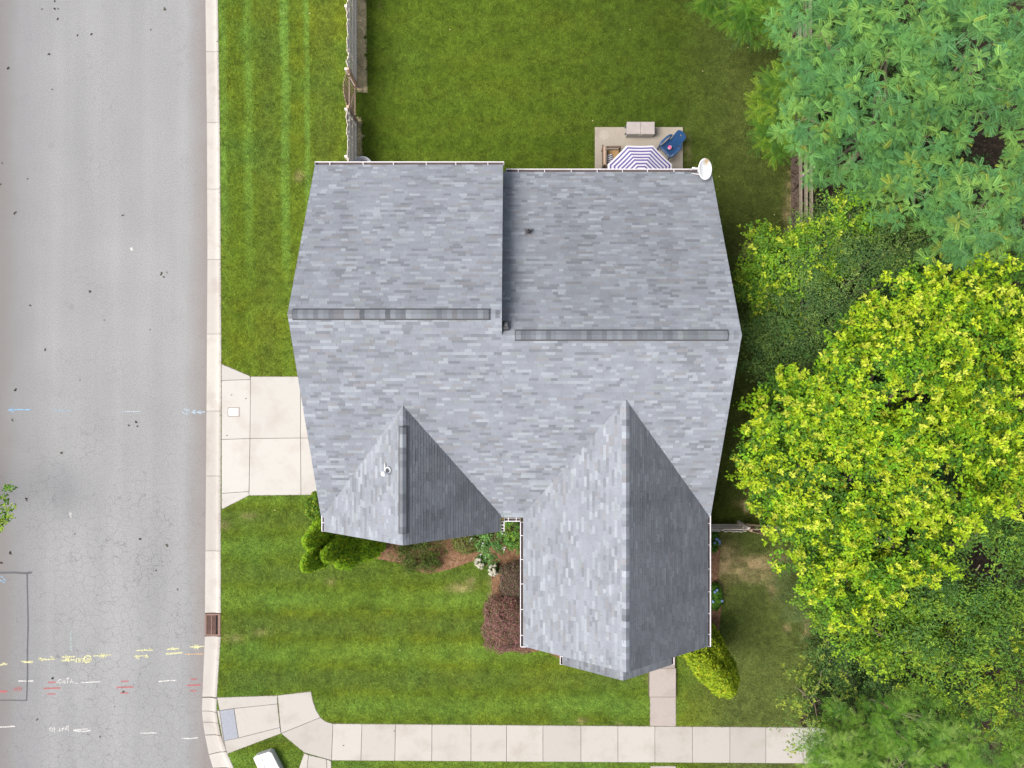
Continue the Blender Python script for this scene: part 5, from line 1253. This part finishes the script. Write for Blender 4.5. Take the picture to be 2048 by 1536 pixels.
# clipped evergreens: dense scale-leaf sprays on upright bodies
def arborvitae(label, leaders, base, seed, cols, edge):
    rs = np.random.default_rng(seed); t = thing('arborvitae', label, 'shrub', (*base, 0)); Vs = []; Cs = []
    for (x_, y_, h_, r_) in leaders:
        n = int(2600*h_*r_); u = rs.random(n); z = h_*u; prof = r_*np.where(u < .12, .78+u*1.8, (1-((u-.12)/.88)**2.6)**.55+.0)
        a = rs.uniform(0, 6.28, n); lump = 1+.14*(vn(a*1.3, z, .55, seed)-.5)*2 + .08*(vn(a*3, z*1.6, .3, seed+1)-.5)*2
        rr = prof*lump*rs.uniform(.86, 1.02, n); o = np.stack([np.cos(a), np.sin(a), np.zeros(n)], -1)
        P = np.stack([x_+rr*np.cos(a), y_+rr*np.sin(a), z+.05], -1); slope = np.clip(u**2*1.2, 0, 1.2)
        D = unit(np.stack([np.cos(a)*.75, np.sin(a)*.75, np.full(n, .45)], -1) + rs.normal(size=(n, 3))*.35); Nn = unit(np.cross(D, rs.normal(size=(n, 3)))*.55 + o*.5 + np.array([0, 0, .8]))
        Vs.append(leaves(P, Nn, D, rs.uniform(.07, .15, n), rs.uniform(.035, .07, n), .05)); c = np.array(cols)[rs.integers(0, len(cols), n)]*rs.uniform(.7, 1.25, (n, 1)); k = rs.random(n) < .16; c[k] = np.array(edge)*rs.uniform(.8, 1.2, (k.sum(), 1)); Cs.append(c)
    V = np.concatenate(Vs); np_mesh('foliage', V, np.arange(len(V)).reshape(-1, 4), np.concatenate(Cs), M['leaf'], t)
    core = MB(); 
    for (x_, y_, h_, r_) in leaders: core.lathe([(r_*.72, .05), (r_*.86, h_*.14), (r_*.74, h_*.55), (r_*.5, h_*.82), (r_*.12, h_*.95)], (x_, y_, 0), 10)
    core.build('stem', plain('dark_inner_twigs', (.022, .035, .010), .95), t)
    return t
AV = [(.12,.23,.006), (.095,.195,.007), (.15,.26,.006), (.07,.15,.007)]
ax, ay = at(1462, 1386, 5.0)
arborvitae('tall bright yellow-green arborvitae at the right front house corner', [(ax, ay, 5.0, .72), (ax+.28, ay+.16, 4.6, .5), (ax-.22, ay+.25, 4.4, .62), (ax+.10, ay+.5, 3.6, .6)], (ax, ay), 31, [(.135,.20,.006), (.105,.17,.006), (.165,.225,.007)], (.24,.27,.012))
bx_, by_ = at(607, 1137, 5.0)
arborvitae('tall multi-stemmed green arborvitae at the left front house corner', [(bx_+.02, by_-.02, 5.0, .50), (bx_-.02, by_+.70, 4.6, .50), (bx_+.58, by_+.20, 4.5, .48), (bx_+.92, by_-.10, 3.8, .60), (bx_+1.42, by_-.05, 2.8, .60)], (bx_+.4, by_), 32, AV, (.22,.28,.010))
def bush(name, label, cat, c, r, leaf, n, cols, seed, tips=None, tip_p=0, flat=.5, sq=2.0, group=None, core=True):
    rs = np.random.default_rng(seed); t = thing(name, label, cat, (c[0], c[1], 0), group=group); d = unit(rs.normal(size=(n, 3))); d[:, 2] = np.abs(d[:, 2])*1.0 - .12
    k = (np.abs(d)**sq).sum(1, keepdims=True)**(-1/sq); lump = 1+.16*(vn(d[:,0]*2.5, d[:,1]*2.5+d[:,2], .5, seed)-.5)*2
    P = np.array([c[0], c[1], c[2]]) + d*k*np.array(r)*lump[:, None]*rs.uniform(.80, 1.03, (n, 1))
    Nn = unit(d + np.array([0, 0, flat]) + rs.normal(size=(n, 3))*.45); D = rs.normal(size=(n, 3)); V = leaves(P, Nn, D, leaf[0]*rs.uniform(.7, 1.3, n), leaf[1]*rs.uniform(.7, 1.3, n))
    col = np.array(cols)[rs.integers(0, len(cols), n)]*rs.uniform(.7, 1.3, (n, 1))
    if tips: q = rs.random(n) < tip_p; col[q] = np.array(tips)[rs.integers(0, len(tips), q.sum())]
    P_ok = V[:, 2] < .02; V[P_ok, 2] = .02
    np_mesh('foliage', V, np.arange(len(V)).reshape(-1, 4), col, M['leaf'], t)
    mb = MB(); rr = random.Random(seed)
    for i in range(7):
        a = i*.9; mb.tube([(c[0], c[1], 0), (c[0]+r[0]*.35*math.cos(a), c[1]+r[1]*.35*math.sin(a), c[2]*.6), (c[0]+r[0]*.75*math.cos(a), c[1]+r[1]*.75*math.sin(a), c[2]+r[2]*.45)], [.02, .014, .006], 5)
    mb.build('stem', M['bark'], t); return t
x, y = at(632, 1016, 1.5); bush('boxwood_shrub', 'rounded yellow-green shrub between the driveway and the left arborvitae', 'shrub', (x+.15, y, .9), (.62, .62, .95), (.09,.055), 5200, [(.055,.115,.008), (.075,.14,.008), (.045,.095,.008)], 41, [(.17,.20,.012)], .16, sq=2.6)
PR = [(.115,.050,.050), (.15,.068,.066), (.075,.05,.036), (.19,.085,.088), (.075,.08,.03)]
x, y = at(1016, 1256, 1.2); bush('loropetalum_hedge', 'large clipped purple-red shrub at the front of the planting bed', 'hedge', (x+.12, y+.06, .65), (1.05, 1.10, .92), (.06,.036), 15000, PR, 42, [(.20,.09,.10), (.17,.12,.09)], .14, sq=3.4)
x, y = at(1022, 1166, .9); bush('loropetalum_hedge', 'smaller greenish purple shrub against the gable gutter behind the large one', 'hedge', (x+.2, y, .5), (.66, .74, .7), (.06,.036), 7000, [(.06,.062,.03), (.085,.05,.045), (.05,.055,.025), (.10,.06,.055)], 43, [(.16,.09,.085)], .08, sq=2.6)
x, y = at(842, 1104, .5)
leafy_tree('juniper_shrub', 'dark green low feathery juniper spilling over the bed onto the lawn', 'shrub', [(838,1108,.35,.70,.55,.35), (812,1104,.3,.30,.25,.22), (862,1096,.35,.42,.35,.3), (835,1130,.22,.5,.28,.2), (858,1120,.2,.3,.2,.15)], (x, y+.2), (.13,.03), 15, 26, .17, [(.032,.052,.010), (.042,.066,.011), (.055,.082,.012)], None, 0, 0, 44, .03, limbs=False)
x, y = at(934, 1090, .4); bush('azalea_shrub', 'low speckled olive shrub under the left gable eave', 'shrub', (x, y+.08, .3), (.62, .46, .46), (.06,.035), 2600, [(.065,.085,.018), (.09,.11,.02), (.04,.05,.012), (.13,.12,.05)], 45, [(.11,.19,.02)], .07)
x, y = at(986, 1083, .7)
leafy_tree('rose_shrub', 'fresh green shrub with small white blossoms in the middle of the planting bed', 'shrub', [(990,1072,.9,.42,.38,.35), (984,1094,.8,.28,.42,.3), (966,1078,.6,.35,.22,.25)], (x, y), (.085,.055), 20, 20, .14, [(.06,.14,.035), (.075,.16,.04), (.045,.11,.025)], [(.42,.42,.45), (.10,.19,.05)], 5, .22, 46, .025, tipleaf=(.05,.04), limbs=False)
x, y = at(1022, 1058, .8)
leafy_tree('camellia_shrub', 'bright green shrub inside the notch between the two gutters', 'shrub', [(1022,1055,1.0,.32,.40,.4), (1028,1078,.7,.28,.3,.3)], (x, y), (.10,.06), 22, 22, .12, [(.06,.135,.02), (.045,.105,.018), (.08,.155,.02)], [(.45,.43,.36)], 5, .05, 47, .03, tipleaf=(.05,.04), limbs=False)
x, y = at(1026, 1084, .3); bush('fern_clump', 'small dark olive clump below the notch shrub', 'shrub', (x, y, .2), (.36, .3, .28), (.07,.03), 900, [(.035,.04,.015), (.06,.05,.02), (.10,.10,.02)], 48)
def hydrangea(label, px, py, r, seed, flower, group=None, leafc=((.04,.09,.02), (.055,.115,.02)), heads=10, hr=.08):
    c = at(px, py, .35); rs = np.random.default_rng(seed); t = bush('hydrangea', label, 'flowering shrub', (c[0], c[1], .22), (r[0]*.9, r[1]*.9, .3), (.13,.085), int(900*r[0]/.4), list(leafc), seed, group=group)
    V = []; cc = []
    for k in range(heads):
        a = rs.uniform(0, 6.28); q = (rs.random()**.5)*.85; p = np.array([c[0]+r[0]*q*math.cos(a), c[1]+r[1]*q*math.sin(a), .22+.30*math.sqrt(max(0, 1-q*q))+.04])
        n = 70; d = unit(rs.normal(size=(n, 3))); d[:, 2] = np.abs(d[:, 2]); P = p + d*hr; V.append(leaves(P, unit(d+rs.normal(size=(n,3))*.2), rs.normal(size=(n,3)), np.full(n, .045), np.full(n, .042), .05)); cc.append(np.array(flower)*rs.uniform(.8, 1.1, (n, 1)))
    V = np.concatenate(V); np_mesh('blossom', V, np.arange(len(V)).reshape(-1, 4), np.concatenate(cc), M['leaf'], t)
hydrangea('white-flowered hydrangea at the bed edge, the upper left of the white pair', 961, 1125, (.24,.24), 51, (.40,.385,.32), 'white hydrangeas at the bed edge', heads=15, hr=.062)
hydrangea('white-flowered hydrangea at the bed edge, the lower right of the white pair', 986, 1140, (.25,.25), 52, (.40,.385,.32), 'white hydrangeas at the bed edge', heads=15, hr=.062)
hydrangea('leafy green hydrangea with blue blossoms near the short fence', 1427, 1082, (.28,.52), 53, (.20,.30,.52), None, ((.04,.105,.012), (.055,.13,.012)), 6, .05)
hydrangea('leafy green hydrangea with blue blossoms along the right gutter nearer the arborvitae', 1430, 1195, (.36,.58), 54, (.20,.30,.52), None, ((.04,.105,.012), (.055,.13,.012)), 4, .05)

def undergrowth():
    rs = np.random.default_rng(77); n = 80000; X = rs.uniform(11.9, 18, n); Y_ = rs.uniform(-15.6, 15.6, n)
    px = 1024 + X*FP/HC; py = 768 - Y_*FP/HC; d = fbm(X, Y_, 1.4, 60); k = (d > .34) & ~((py > 1448) & (py < 1535) & (px < 1655)) & ~((px < 1740) & (py > 320) & (py < 520)); X = X[k]; Y_ = Y_[k]; d = d[k]; n = len(X)
    P = np.stack([X, Y_, .08+rs.random(n)*(d-.32)*5.0], -1); Nn = unit(np.array([0, 0, .8]) + rs.normal(size=(n, 3))*.4)
    V = leaves(P, Nn, rs.normal(size=(n, 3)), rs.uniform(.07, .14, n), rs.uniform(.04, .07, n)); c = np.array([(.028,.064,.014), (.020,.048,.013), (.038,.08,.014)])[rs.integers(0, 3, n)]*rs.uniform(.7, 1.2, (n, 1))
    o = np_mesh('undergrowth', V, np.arange(4*n).reshape(-1, 4), c, M['leaf']); tag(o, 'dark low undergrowth on the ground beneath the trees', 'undergrowth', kind='stuff')
undergrowth()
